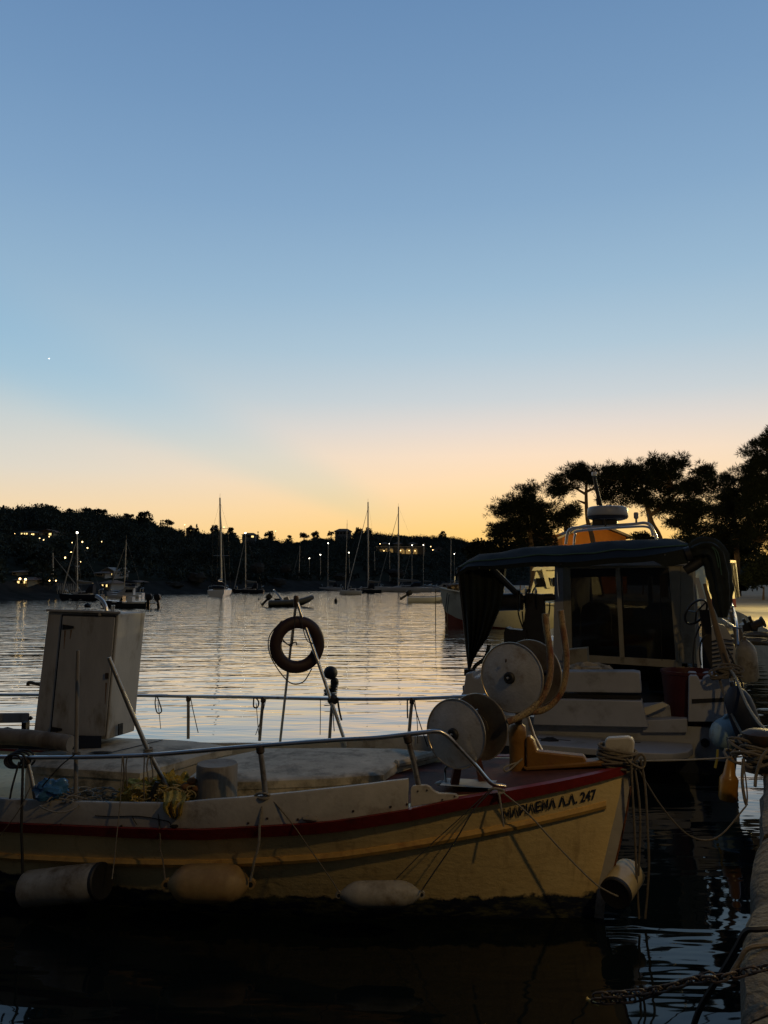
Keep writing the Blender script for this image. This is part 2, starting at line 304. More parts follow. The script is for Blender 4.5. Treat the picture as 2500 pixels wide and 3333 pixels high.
# ------------------------------------------------------------------ mesh helpers
OFF = {}
class MB:
    def __init__(s): s.v = []; s.f = []
    def add(s, vs, fs):
        k = len(s.v); s.v += [tuple(v) for v in vs]; s.f += [tuple(i + k for i in f) for f in fs]; return s
    def hexa(s, p):        # 8 corners: bottom 0-3, top 4-7
        return s.add(p, [(0, 3, 2, 1), (4, 5, 6, 7), (0, 1, 5, 4), (1, 2, 6, 5), (2, 3, 7, 6), (3, 0, 4, 7)])
    def box(s, c, size, ax=None):
        c = Vector(c); X, Y, Z = ax or (Vector((1, 0, 0)), Vector((0, 1, 0)), Vector((0, 0, 1)))
        a, b, d = [k / 2 for k in size]
        q = [c + X * i * a + Y * j * b + Z * k * d for k in (-1, 1) for (i, j) in ((-1, -1), (1, -1), (1, 1), (-1, 1))]
        return s.hexa(q)
    def prism(s, poly, ext):   # planar polygon (list of Vectors) pushed along ext
        poly = [Vector(p) for p in poly]; ext = Vector(ext); n = len(poly)
        vs = poly + [p + ext for p in poly]
        fs = [tuple(range(n - 1, -1, -1)), tuple(range(n, 2 * n))] + [(i, (i + 1) % n, n + (i + 1) % n, n + i) for i in range(n)]
        return s.add(vs, fs)
    def loft(s, rings, closed=True, cap=True):
        n = len(rings[0]); vs = [v for r in rings for v in r]; fs = []
        for i in range(len(rings) - 1):
            for j in range(n if closed else n - 1):
                k = (j + 1) % n; fs.append((i * n + j, i * n + k, (i + 1) * n + k, (i + 1) * n + j))
        if cap and closed: fs += [tuple(range(n - 1, -1, -1)), tuple(range((len(rings) - 1) * n, len(rings) * n))]
        return s.add(vs, fs)
    def tube(s, pts, r, seg=8, closed=False):
        pts = [Vector(p) for p in pts]; m = len(pts)
        rs = r if isinstance(r, (list, tuple)) else [r] * m
        rings = []; prev = None
        for i, p in enumerate(pts):
            if closed: t = (pts[(i + 1) % m] - pts[i - 1])
            else: t = pts[min(i + 1, m - 1)] - pts[max(i - 1, 0)]
            t = t.normalized() if t.length > 1e-9 else Vector((0, 0, 1))
            if prev is None:
                u = t.orthogonal().normalized()
            else:
                u = prev - t * prev.dot(t); u = u.normalized() if u.length > 1e-6 else t.orthogonal().normalized()
            prev = u; w = t.cross(u)
            rings.append([p + (u * math.cos(a) + w * math.sin(a)) * rs[i] for a in [2 * math.pi * k / seg for k in range(seg)]])
        if closed: rings.append(rings[0]); return s.loft(rings, True, False)
        return s.loft(rings)
    def lathe(s, o, axis, prof, seg=24):   # prof: list of (distance along axis, radius)
        o = Vector(o); axis = Vector(axis).normalized(); u = axis.orthogonal().normalized(); w = axis.cross(u)
        rings = [[o + axis * d + (u * math.cos(a) + w * math.sin(a)) * max(r, 1e-4) for a in [2 * math.pi * k / seg for k in range(seg)]] for d, r in prof]
        return s.loft(rings)
    def ball(s, c, r, seg=12, rings=8, jit=0., fr=3., sc_=(1, 1, 1)):
        c = Vector(c); vs = []; fs = []
        for i in range(rings + 1):
            th = math.pi * i / rings
            for j in range(seg):
                a = 2 * math.pi * j / seg; d = Vector((math.sin(th) * math.cos(a), math.sin(th) * math.sin(a), math.cos(th)))
                k = 1 + (jit * noise.fractal(d * fr + c * 3.7, 1., 2., 4) if jit else 0)
                vs.append(c + Vector((d.x * sc_[0], d.y * sc_[1], d.z * sc_[2])) * r * k)
        for i in range(rings):
            for j in range(seg):
                k = (j + 1) % seg; fs.append((i * seg + j, (i + 1) * seg + j, (i + 1) * seg + k, i * seg + k))
        return s.add(vs, fs)
    def build(s, name, mat, parent=None, smooth=True, base=None):
        return link_mesh(name, np.array(s.v, dtype=np.float64), s.f, mat, parent, smooth, base)

def link_mesh(name, v, f, mat, parent=None, smooth=True, base=None):
    if parent is not None: off = OFF[parent.name]
    elif base is not None: off = np.array(base, dtype=float)
    else:
        lo, hi = v.min(0), v.max(0); off = np.array([(lo[0] + hi[0]) / 2, (lo[1] + hi[1]) / 2, lo[2]])
    me = bpy.data.meshes.new(name)
    if isinstance(f, np.ndarray):
        n, k = f.shape
        me.vertices.add(len(v)); me.vertices.foreach_set('co', (v - off).astype(np.float32).ravel())
        me.loops.add(n * k); me.loops.foreach_set('vertex_index', f.astype(np.int32).ravel())
        me.polygons.add(n); me.polygons.foreach_set('loop_start', np.arange(0, n * k, k, dtype=np.int32)); me.polygons.foreach_set('loop_total', np.full(n, k, dtype=np.int32))
        me.update(calc_edges=True); me.validate()
    else:
        me.from_pydata([tuple(p) for p in (v - off)], [], f); me.update()
        if smooth:
            bm = bmesh.new(); bm.from_mesh(me); bmesh.ops.recalc_face_normals(bm, faces=bm.faces); bm.to_mesh(me); bm.free()
            me.polygons.foreach_set('use_smooth', [True] * len(me.polygons))
            me.set_sharp_from_angle(angle=math.radians(38))
    me.materials.append(mat)
    o = bpy.data.objects.new(name, me); C.objects.link(o)
    if parent is not None: o.parent = parent
    else: o.location = off
    OFF[o.name] = off
    return o
def tag(o, label=None, cat=None, group=None, kind=None):
    if label: o['label'] = label
    if cat: o['category'] = cat
    if group: o['group'] = group
    if kind: o['kind'] = kind
    return o
def thing(name, loc, label, cat, group=None):
    o = bpy.data.objects.new(name, None); C.objects.link(o); o.location = loc; o.empty_display_size = .1
    OFF[o.name] = np.array(loc, dtype=float); return tag(o, label, cat, group)
def rope(name, pts, r, mat, label=None, cat='rope', parent=None, n=6, group=None, seg=6):
    o = MB().tube(spline(pts, n), r, seg).build(name, mat, parent)
    return tag(o, label, cat, group) if parent is None else o
def sag(a, b, d, n=8):
    a, b = Vector(a), Vector(b); return [a.lerp(b, k / n) - Vector((0, 0, d * 4 * (k / n) * (1 - k / n))) for k in range(n + 1)]

# ================================================================== SETTING
# water: one sheet out past the far shore
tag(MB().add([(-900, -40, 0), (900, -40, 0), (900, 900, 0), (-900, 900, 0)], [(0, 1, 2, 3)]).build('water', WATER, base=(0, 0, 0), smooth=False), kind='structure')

# quay: runs ahead to the right, then the shore turns left under the pines
Q0 = Vector((1.26, 2.93, 0)); QD = Vector((.4617, .887, 0)).normalized(); QN = Vector((QD.y, -QD.x, 0))   # QN points inland
QZ = .9
def qe(t, inn=0., z=QZ): p = Q0 + QD * t + QN * inn; return Vector((p.x, p.y, z))
qpoly = [qe(-45, .34), qe(-2.2, .34), qe(18.2, .34), Vector((16.8, 36, QZ)), Vector((22, 50, QZ)), Vector((23.5, 57, QZ)), Vector((15, 66, QZ)), Vector((8.5, 68, QZ)), Vector((7.5, 95, QZ)), Vector((16, 200, QZ)), Vector((60, 320, QZ)), Vector((600, 320, QZ)), Vector((600, -80, QZ))]
quay = MB().prism([p - Vector((0, 0, 3.2)) for p in qpoly], (0, 0, 3.2)).build('quay', GROUND, base=(0, 0, 0), smooth=False); tag(quay, kind='structure')
# coping stones along the edge, each its own block with a worn rim
t = -5.0; k = 0
while t < 17.3:
    ln_ = random.uniform(1.15, 1.5) if t < 12 else random.uniform(1.6, 2.0)
    a0, a1 = t + .012, t + ln_ - .012; rings = []
    dz = random.uniform(-.012, .02); n_ = 9
    for i in range(n_ + 1):
        tt = lerp(a0, a1, i / n_)
        w = [noise.noise(Vector((tt * 3.1, q * 2.3, 1.7))) * .028 for q in range(8)]
        end = .02 if i in (0, n_) else 0
        sect = [(0.0 + w[0], -1.6), (0.0 + w[1], .50), (.0 + w[2] + end, .80), (.035 + w[3] + end, QZ + dz - .03 - end + w[7] * .4), (.09 + end, QZ + dz - end * .5 + w[4] * .3), (.22, QZ + dz + w[5] * .3), (.335, QZ + dz + w[6] * .3), (.335, -1.6)]
        rings.append([qe(tt, o, z) for o, z in sect])
    MB().loft(rings).build('coping_block', CONC, quay)
    t += ln_; k += 1

# ------------------------------------------------ far hillside
RX = [-1400, -600, 0, 60, 130, 160, 190, 200, 240, 280, 325, 355, 395, 425, 445, 470, 500, 505, 530, 557, 570, 610, 640, 655, 700, 752, 776, 800, 832, 870, 900, 918, 960, 1000, 1040, 1080, 1120, 1165, 1200, 1260, 1340, 1440, 1485, 1510, 1545, 1595, 1700, 2000, 2700]
RY = [1640, 1640, 1652, 1650, 1642, 1646, 1652, 1662, 1661, 1658, 1662, 1671, 1676, 1676, 1686, 1684, 1690, 1702, 1704, 1704, 1716, 1718, 1716, 1726, 1722, 1727, 1740, 1744, 1746, 1742, 1750, 1754, 1752, 1744, 1740, 1738, 1732, 1722, 1722, 1728, 1732, 1733, 1738, 1745, 1755, 1766, 1785, 1800, 1800]
SX = [-1400, -500, 0, 180, 400, 700, 900, 1150, 1450, 2000, 2700]
SY = [2010, 1975, 1957, 1951, 1939, 1931, 1926, 1921, 1916, 1914, 1914]
DX = [-1400, 0, 600, 1150, 1600, 2700]; DY = [200, 250, 330, 420, 480, 520]
def shore_Y(px): return onz(px, interp(px, SX, SY), 0).y
def hill_pt(px, v):
    """v=0 shore, v=1 ridge (ground under the trees), >1 behind"""
    ys = shore_Y(px); yr = interp(px, DX, DY)
    Y = lerp(ys, yr, v)
    zr = at(px, interp(px, RX, RY) + 26, yr).z
    if v <= 1:
        z = interp(v, [0, .015, .05, .075, .2, .5, 1.0], [-.3, .25, .9, 2.4, zr * .24, zr * .56, zr])
        if v > .06: z += 1.4 * noise.noise(Vector((px * .012, v * 9, 3.3))) * min(1, (v - .06) * 6) * (1 - max(0, v - .85) / .15)
    else: z = zr * max(.4, 1 - (v - 1) * 1.2)
    return Vector(((px - 1250) / 2490 * Y, Y, z))
def pix(p):
    f = p.y * math.cos(PITCH) + (p.z - EYE) * math.sin(PITCH); u = (p.z - EYE) * math.cos(PITCH) - p.y * math.sin(PITCH); return 1666.5 - FOC * u / f
def hill_hit(px, py, vmax=.985):
    """how far out the slope is seen at that height"""
    v = .05
    while v < vmax and pix(hill_pt(px, v)) > py: v += .005
    return hill_pt(px, v).y
CLEAR = []      # sites kept free of trees: (px, half width px, depth)
pxs = list(range(-1400, 2701, 25)); vvs = [0, .015, .03, .05, .075, .1, .14, .2, .28, .36, .45, .55, .65, .75, .85, .93, 1.0, 1.15, 1.4]
hv = [tuple(hill_pt(px, v)) for v in vvs for px in pxs]; n_ = len(pxs)
hf = [(i * n_ + j, i * n_ + j + 1, (i + 1) * n_ + j + 1, (i + 1) * n_ + j) for i in range(4, len(vvs) - 1) for j in range(n_ - 1)]
tag(link_mesh('hillside', np.array(hv), hf, SOIL, base=(0, 0, 0)), kind='structure')
hf = [(i * n_ + j, i * n_ + j + 1, (i + 1) * n_ + j + 1, (i + 1) * n_ + j) for i in range(0, 4) for j in range(n_ - 1)]
tag(link_mesh('beach', np.array(hv), hf, BEACH, base=(0, 0, 0)), kind='structure')

def tuft_mesh(cen, size, k, w=.35, up=.25, thin=1.0, leaf=None):
    leaf = size if leaf is None else leaf
    n = len(cen); d = rng.normal(size=(n, k, 3)); d[:, :, 2] = d[:, :, 2] * .8 + up
    d /= np.linalg.norm(d, axis=2, keepdims=True)
    r = rng.uniform(.15, 1.0, (n, k, 1)) ** .6 * size[:, None, None]
    c = cen[:, None, :] + d * r * .62
    q = rng.normal(size=(n, k, 3)); q -= d * (q * d).sum(2, keepdims=True); q /= np.linalg.norm(q, axis=2, keepdims=True)
    ww = leaf[:, None, None] * w * rng.uniform(.5, 1, (n, k, 1)); ll = leaf[:, None, None] * .5 * thin * rng.uniform(.6, 1.2, (n, k, 1))
    v = np.stack([c + q * ww, c - q * ww, c + d * ll], 2).reshape(-1, 3)
    f = np.arange(len(v)).reshape(-1, 3); return v, f

# far wood: reads as one mass
SITES = [(352, 1876, 34), (325, 1876, 26), (118, 1744, 26), (152, 1746, 34), (80, 1742, 24), (72, 1902, 34), (48, 1872, 18), (345, 1914, 30), (430, 1904, 28), (1305, 1800, 96), (1428, 1796, 24), (618, 1732, 20), (810, 1752, 32), (1116, 1742, 36),
         (18, 1737, 9), (48, 1741, 9), (103, 1743, 8), (129, 1756, 9), (142, 1761, 9), (160, 1751, 9), (182, 1753, 9), (205, 1765, 8), (235, 1770, 8), (268, 1768, 11), (285, 1788, 11), (232, 1803, 12), (212, 1820, 14), (331, 1767, 8), (262, 1833, 7), (161, 1894, 7), (182, 1894, 7)]
for a, b, w in SITES: CLEAR.append((a, w, hill_hit(a, b)))
cs = []; ss = []
for i in range(7200):
    px = random.uniform(-500, 1720); v = random.random() ** .85 * .97 + .055
    if random.random() < .30: v = random.uniform(.94, 1.0)
    p = hill_pt(px, v); d = p.y
    if any(abs(px - a) < w and Y0 - 26 < d < Y0 + 9 for a, w, Y0 in CLEAR): continue
    s = min(random.lognormvariate(.5, .40), 3.4) * (.75 + d / 700)
    if v > .9: s *= .62
    cs.append((p.x, p.y, p.z + s * .55)); ss.append(s)
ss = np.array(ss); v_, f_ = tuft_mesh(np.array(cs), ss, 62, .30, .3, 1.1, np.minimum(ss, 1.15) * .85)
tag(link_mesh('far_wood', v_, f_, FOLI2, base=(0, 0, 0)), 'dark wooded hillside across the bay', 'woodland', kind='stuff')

# single trees standing out against the sky along the ridge
def ridge_tree(px, top, wpx, kind, label):
    Y = interp(px, DX, DY) - 4; g = hill_pt(px, .985); sz = Y / 2500
    apex = at(px, top, Y); w = wpx * sz / 2; h = apex.z - g.z; g = Vector((apex.x, Y, g.z))
    r = thing('ridge_tree', g, label, 'tree', 'trees along the far ridge')
    MB().tube([g - Vector((0, 0, .5)), g.lerp(apex, .5), g.lerp(apex, .9)], [w * .10 + .15, w * .07 + .1, .06], 6).build('trunk', BARK, r)
    cen = []; siz = []
    if kind == 'round':
        for _ in range(26):
            a = random.uniform(0, 6.28); q = random.random() ** .5; zz = random.uniform(.22, .95); wr = w * math.sin(math.pi * (zz * .78 + .12)) ** .7
            cen.append((g.x + math.cos(a) * q * wr * .8, g.y + math.sin(a) * q * wr * .8, g.z + h * zz - w * .1)); siz.append(w * random.uniform(.3, .46))
    elif kind == 'umbrella':
        for _ in range(26):
            a = random.uniform(0, 6.28); q = random.random() ** .5; zz = random.uniform(.62, .92) - q * .06
            cen.append((g.x + math.cos(a) * q * w * .85, g.y + math.sin(a) * q * w * .85, g.z + h * zz)); siz.append(w * random.uniform(.22, .36))
    else:
        for _ in range(30):
            zz = random.random(); a = random.uniform(0, 6.28); q = random.random() ** .5 * (1 - zz) * .85 + .05
            cen.append((g.x + math.cos(a) * q * w, g.y + math.sin(a) * q * w, g.z + h * (zz * .82 + .1))); siz.append(w * (.5 - .3 * zz))
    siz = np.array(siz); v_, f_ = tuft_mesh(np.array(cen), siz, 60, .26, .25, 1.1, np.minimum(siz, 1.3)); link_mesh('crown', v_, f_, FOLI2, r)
for a in [(12, 1642, 26, 'fir', 'pointed dark tree at the far left end of the ridge'),
          (58, 1640, 18, 'fir', 'narrow spiky tree on the left ridge, second from the edge'),
          (88, 1646, 16, 'fir', 'small spiky tree between two taller firs on the left ridge'),
          (116, 1637, 24, 'fir', 'tall feathery fir left of the ridge summit'),
          (137, 1636, 26, 'fir', 'feathery fir crowning the summit of the left ridge'),
          (160, 1643, 40, 'round', 'broad dark tree just right of the ridge summit'),
          (183, 1645, 24, 'fir', 'ragged tree ending the high part of the left ridge'),
          (228, 1656, 36, 'round', 'low round tree in the dip right of the left summit'),
          (282, 1654, 40, 'umbrella', 'flat umbrella pine on the left ridge'),
          (326, 1658, 52, 'umbrella', 'wide umbrella pine with gaps beneath its flat crown'),
          (418, 1672, 38, 'umbrella', 'umbrella pine left of the big round ridge tree'),
          (472, 1667, 62, 'round', 'big round tree standing high on the left ridge'),
          (523, 1688, 14, 'fir', 'thin dark cypress right of the big round ridge tree'),
          (546, 1690, 40, 'umbrella', 'ragged spreading pine beside the thin cypress'),
          (622, 1708, 18, 'round', 'small bush tree left of the pole lamp on the ridge'),
          (641, 1702, 22, 'fir', 'spiky little fir near the ridge roof, left of the tall mast'),
          (701, 1709, 36, 'round', 'rounded tree just left of the tallest mast'),
          (752, 1718, 34, 'round', 'bushy tree just right of the tallest mast'),
          (840, 1726, 18, 'fir', 'small upright tree right of the ridge house'),
          (876, 1729, 40, 'round', 'dome shaped tree near the ridge lamp post'),
          (942, 1742, 26, 'round', 'low round tree in the saddle of the ridge'),
          (990, 1732, 36, 'umbrella', 'flat crowned pine right of the ridge saddle'),
          (1025, 1731, 34, 'round', 'round tree left of the hilltop house'),
          (1078, 1727, 28, 'umbrella', 'small pine touching the left gable of the hilltop house'),
          (1168, 1717, 34, 'round', 'round tree right of the hilltop house'),
          (1196, 1717, 34, 'round', 'round dark tree behind the mast of the dark ketch'),
          (1440, 1729, 28, 'round', 'shrubby tree on the right shoulder of the far hill')]: ridge_tree(*a)

# rocks and pale scrub along the far shore
for i, (px, py, w, h) in enumerate([(640, 1880, 60, 34), (838, 1850, 46, 30), (900, 1895, 60, 26), (560, 1905, 70, 20), (930, 1850, 36, 26), (1105, 1878, 40, 22), (1290, 1865, 60, 24)]):
    Y = shore_Y(px) + 12; p = at(px, py, Y); s = Y / 2500
    o = MB().ball((p.x, p.y, p.z), w * s / 2, 16, 10, .5, 2.2, (1, .5, h / w)).build('rock_outcrop', ROCK)
    tag(o, ['pale cliff patch behind the stern-on yacht', 'pale rock face half way up behind the moored yachts', 'low grey rocks right of the dark-hulled sloop', 'low shelf of shore rock left of the stern-on yacht', 'faint pale rock right of the higher rock face', 'grey rocks behind the white sloop with a masthead light', 'grey rock behind the long white yacht'][i], 'rock', 'rocks along the far shore')

# ------------------------------------------------ pines on the right
def pine(base, limbs, lobes, label, tr=.28, name='pine_tree', dens=1.0):
    """base: trunk foot, limbs: list of polylines, lobes: (centre, rx, ry(depth), rz)"""
    r = thing(name, base, label, 'tree', 'pines on the quay')
    mb = MB()
    for pl in limbs:
        pl2 = spline(pl, 5); m = len(pl2); r0 = tr if pl is limbs[0] else tr * .5
        mb.tube(pl2, [lerp(r0, r0 * .35, i / (m - 1)) for i in range(m)], 8)
    cen = []; siz = []
    for (c, rx, ry, rz) in lobes:
        m = int(6.0 * dens * (rx * ry * rz) ** .5 + 4); n = 0
        for _ in range(m):                    # boughs: flattish clumps with gaps between them
            d = Vector((random.gauss(0, 1), random.gauss(0, 1), random.gauss(0, .9))).normalized(); q = random.random() ** .5 * 1.05
            bc_ = Vector(c) + Vector((d.x * rx * q, d.y * ry * q, d.z * rz * q)); br = random.uniform(.55, 1.15)
            for _ in range(random.randint(7, 12)):
                o_ = Vector((max(-1.2, min(1.2, random.gauss(0, .55))), max(-1.2, min(1.2, random.gauss(0, .55))), random.gauss(0, .30))) * br; cen.append(bc_ + o_); siz.append(random.uniform(.34, .72)); n += 1
        for _ in range(max(2, n // 9)):       # twigs carrying the clumps
            q = cen[-random.randint(1, n)]; mb.tube([Vector(c) - Vector((0, 0, rz * .5)), Vector(c).lerp(q, .55), q], [.06, .035, .015], 4)
    mb.build('trunk', BARK, r)
    cen = np.array([tuple(c) for c in cen]); siz = np.array(siz)
    v_, f_ = tuft_mesh(cen, siz, 44, .07, .45, 1.3); link_mesh('crown', v_, f_, FOLI, r)
    return r
PY = 76
def pp(x, y, dy=0): return at(x, y, PY + dy)
def lobe(x, y, wx, wy, dy=0, dep=None):
    s = (PY + dy) / 2500; return (pp(x, y, dy), wx * s, (dep or (wx + wy) / 2 * 1.0) * s, wy * s)
def foot(x, dy=0): p = pp(x, 1850, dy); return Vector((p.x, p.y, QZ - .1))
pine(foot(1735), [[foot(1735), pp(1728, 1760), pp(1712, 1680), pp(1705, 1620)], [pp(1722, 1730), pp(1660, 1690)], [pp(1718, 1720), pp(1770, 1670)]],
     [lobe(1705, 1640, 62, 46), lobe(1745, 1672, 58, 50), lobe(1660, 1690, 48, 44), lobe(1690, 1730, 75, 40), lobe(1625, 1738, 28, 22), lobe(1765, 1735, 50, 40), lobe(1640, 1655, 20, 26), lobe(1715, 1600, 24, 18)],
     'leftmost pine, dense and bushy against the orange sky')
pine(foot(1955, 2), [[foot(1955, 2), pp(1930, 1760, 2), pp(1912, 1690, 2), pp(1908, 1600, 2), pp(1912, 1560, 2)], [pp(1909, 1610, 2), pp(1850, 1575, 2)], [pp(1909, 1640, 2), pp(1880, 1628, 2)], [pp(1909, 1600, 2), pp(1960, 1580, 2)]],
     [lobe(1850, 1570, 48, 32, 2), lobe(1905, 1552, 52, 30, 2), lobe(1960, 1572, 46, 34, 2), lobe(1820, 1600, 26, 22, 2), lobe(1985, 1610, 30, 28, 2), lobe(1860, 1665, 40, 22, 2), lobe(1815, 1690, 36, 26, 2), lobe(1888, 1532, 22, 14, 2)],
     'slim bare-trunked pine with an umbrella crown behind the radar', tr=.30, dens=.9)
pine(foot(2160, -1), [[foot(2160, -1), pp(2150, 1770, -1), pp(2120, 1700, -1), pp(2100, 1620, -1), pp(2080, 1560, -1)], [pp(2115, 1680, -1), pp(2200, 1610, -1), pp(2250, 1560, -1)], [pp(2105, 1640, -1), pp(2030, 1580, -1)]],
     [lobe(2040, 1570, 62, 40, -1), lobe(2110, 1545, 70, 44, -1), lobe(2190, 1560, 80, 52, -1), lobe(2270, 1585, 62, 52, -1), lobe(2080, 1620, 66, 42, -1), lobe(2180, 1635, 90, 52, -1), lobe(2270, 1660, 66, 50, -1), lobe(1995, 1535, 24, 16, -1), lobe(2205, 1508, 22, 16, -1), lobe(2130, 1508, 20, 14, -1), lobe(2300, 1535, 24, 20, -1), lobe(2240, 1720, 70, 40, -1), lobe(2050, 1540, 30, 20, -1)],
     'widest pine, its leaning trunk right of the radar', tr=.42)
pine(foot(2400, 3), [[foot(2400, 3), pp(2395, 1740, 3), pp(2385, 1640, 3), pp(2375, 1590, 3)], [pp(2390, 1690, 3), pp(2340, 1640, 3)]],
     [lobe(2375, 1600, 42, 36, 3), lobe(2350, 1660, 52, 46, 3), lobe(2410, 1650, 56, 50, 3), lobe(2350, 1725, 60, 42, 3), lobe(2420, 1730, 66, 50, 3), lobe(2330, 1775, 70, 30, 3), lobe(2365, 1562, 18, 16, 3)],
     'low dark pine between the widest pine and the tall right-edge pine', tr=.32)
pine(foot(2520, -6), [[foot(2520, -6), pp(2515, 1700, -6), pp(2505, 1520, -6), pp(2495, 1420, -6)], [pp(2510, 1600, -6), pp(2450, 1520, -6)], [pp(2510, 1560, -6), pp(2570, 1490, -6)]],
     [lobe(2500, 1440, 34, 40, -6), lobe(2470, 1500, 46, 40, -6), lobe(2530, 1520, 60, 60, -6), lobe(2445, 1570, 44, 46, -6), lobe(2500, 1600, 70, 60, -6), lobe(2455, 1650, 58, 56, -6), lobe(2530, 1690, 80, 60, -6), lobe(2470, 1740, 70, 50, -6), lobe(2440, 1525, 16, 18, -6), lobe(2540, 1420, 40, 40, -6)],
     'tallest pine, cut off by the right edge of the picture', tr=.45)
def bush(base, lobes, label):
    r = thing('bush', base, label, 'bush'); cen = []; siz = []
    MB().tube([base, base + Vector((0.1, 0, 1.2))], [.1, .05], 6).build('stem', BARK, r)
    for (c, rx, ry, rz) in lobes:
        for _ in range(int(34 * (rx * ry * rz) ** .6 + 14)):
            d = Vector((random.gauss(0, 1), random.gauss(0, 1), random.gauss(0, 1))).normalized(); q = random.random() ** .4
            cen.append(tuple(Vector(c) + Vector((d.x * rx * q, d.y * ry * q, d.z * rz * q)))); siz.append(random.uniform(.35, .7))
    v_, f_ = tuft_mesh(np.array(cen), np.array(siz), 40, .16, .2); link_mesh('foliage', v_, f_, FOLI, r)
bush(foot(2480, -12), [lobe(2470, 1850, 42, 55, -12), lobe(2530, 1840, 60, 70, -12), lobe(2440, 1890, 34, 24, -12)], 'dark leafy bush right of the lit cream hut')
bush(foot(2300, 8), [lobe(2290, 1770, 90, 40, 8), lobe(2240, 1800, 60, 50, 8), lobe(2360, 1800, 70, 50, 8), lobe(2430, 1800, 60, 60, 8)], 'dark undergrowth beneath the pines behind the canopy boat')
bush(foot(1690, 6), [lobe(1600, 1785, 70, 34, 6), lobe(1680, 1790, 80, 50, 6), lobe(1550, 1800, 40, 22, 6), lobe(1760, 1790, 60, 50, 6)], 'low dark bushes at the foot of the leftmost pine')
bush(foot(2090, 10), [lobe(2085, 1750, 30, 18, 10), lobe(2110, 1770, 50, 30, 10)], 'round bush right of the orange gable')

# orange gabled house behind the pines
def oh(x, y, d=0): return at(x, y, 96 + d)
hr = thing('gabled_house', (oh(1930, 1800).x, 96, QZ), 'orange gabled house behind the slim pine', 'house')
zb = QZ - .3; gl, gr, ga = oh(1818, 1752), oh(2050, 1750), oh(1936, 1704)
wl, wr = Vector((gl.x + .5, 96, zb)), Vector((gr.x - .5, 96, zb))
MB().prism([wl, wr, Vector((wr.x, 96, gr.z + .1)), Vector((ga.x, 96, ga.z - .15)), Vector((wl.x, 96, gl.z + .1))], (0, 10, 0)).build('wall', ORANGE, hr, False)
rf = MB()
for s, e in ((gl, -1), (gr, 1)):
    rf.prism([Vector((ga.x, 95.4, ga.z)), Vector((s.x + e * .2, 95.4, s.z - .12)), Vector((s.x + e * .2, 95.4, s.z + .10)), Vector((ga.x, 95.4, ga.z + .26))], (0, 11.2, 0))
ro = rf.build('roof', ROOF, hr, False)
for s, e in ((gl, -1), (gr, 1)):
    MB().prism([Vector((ga.x, 95.25, ga.z - .02)), Vector((s.x + e * .25, 95.25, s.z - .16)), Vector((s.x + e * .25, 95.25, s.z + .10)), Vector((ga.x, 95.25, ga.z + .26))], (0, .14, 0)).build('verge_board', TRIM, ro, False)
lo = oh(1765, 1745); w2 = wl
MB().box(((lo.x + wl.x) / 2, 99, (zb + lo.z) / 2 + .2), (abs(wl.x - lo.x), 6, lo.z - zb)).build('side_wing', pmat('brown_wing', (.25, .11, .04), .9), hr, False)
MB().box((oh(1870, 1690).x, 100, gl.z + 1.9), (.7, .7, 1.5)).build('chimney', ROOF, ro, False)

# small single windows
for wx in (1900, 1975):
    p = oh(wx, 1790); MB().box((p.x, 95.97, p.z), (1.1, .12, 1.3)).build('window', GLASS, hr, False)

# evening star
sp_ = at(160, 1167, 6000.0)
tag(MB().ball(sp_, 2.6, 8, 6).build('evening_star', STAR), 'bright evening star alone in the sky on the left', 'star')

# ================================================================== ACROSS THE BAY
def xf(o, yaw):
    c, s = math.cos(yaw), math.sin(yaw)
    return lambda x, y, z: Vector((o.x + x * c - y * s, o.y + x * s + y * c, o.z + z))
def hull_rings(T, Ln, B, fb, draft=.25, sheer=.25, stern=.75, bow_rake=.08, n=14):
    rings = []
    for i in range(n + 1):
        t = i / n; x = (t - .5) * Ln
        w = B / 2 * (stern + (1 - stern) * min(1, t / .45)) * (1 - max(0, (t - .45) / .55) ** 2.2)
        w = max(w, .02); z1 = fb * (1 + sheer * max(0, (t - .4) / .6) ** 2)
        xr = x + (bow_rake * Ln * (t ** 6)); 
        rings.append([T(xr, w, z1), T(xr, w * .97, z1 * .45), T(x, w * .8, -.02), T(x, w * .4, -draft), T(x, -w * .4, -draft), T(x, -w * .8, -.02), T(xr, -w * .97, z1 * .45), T(xr, -w, z1)])
    return rings
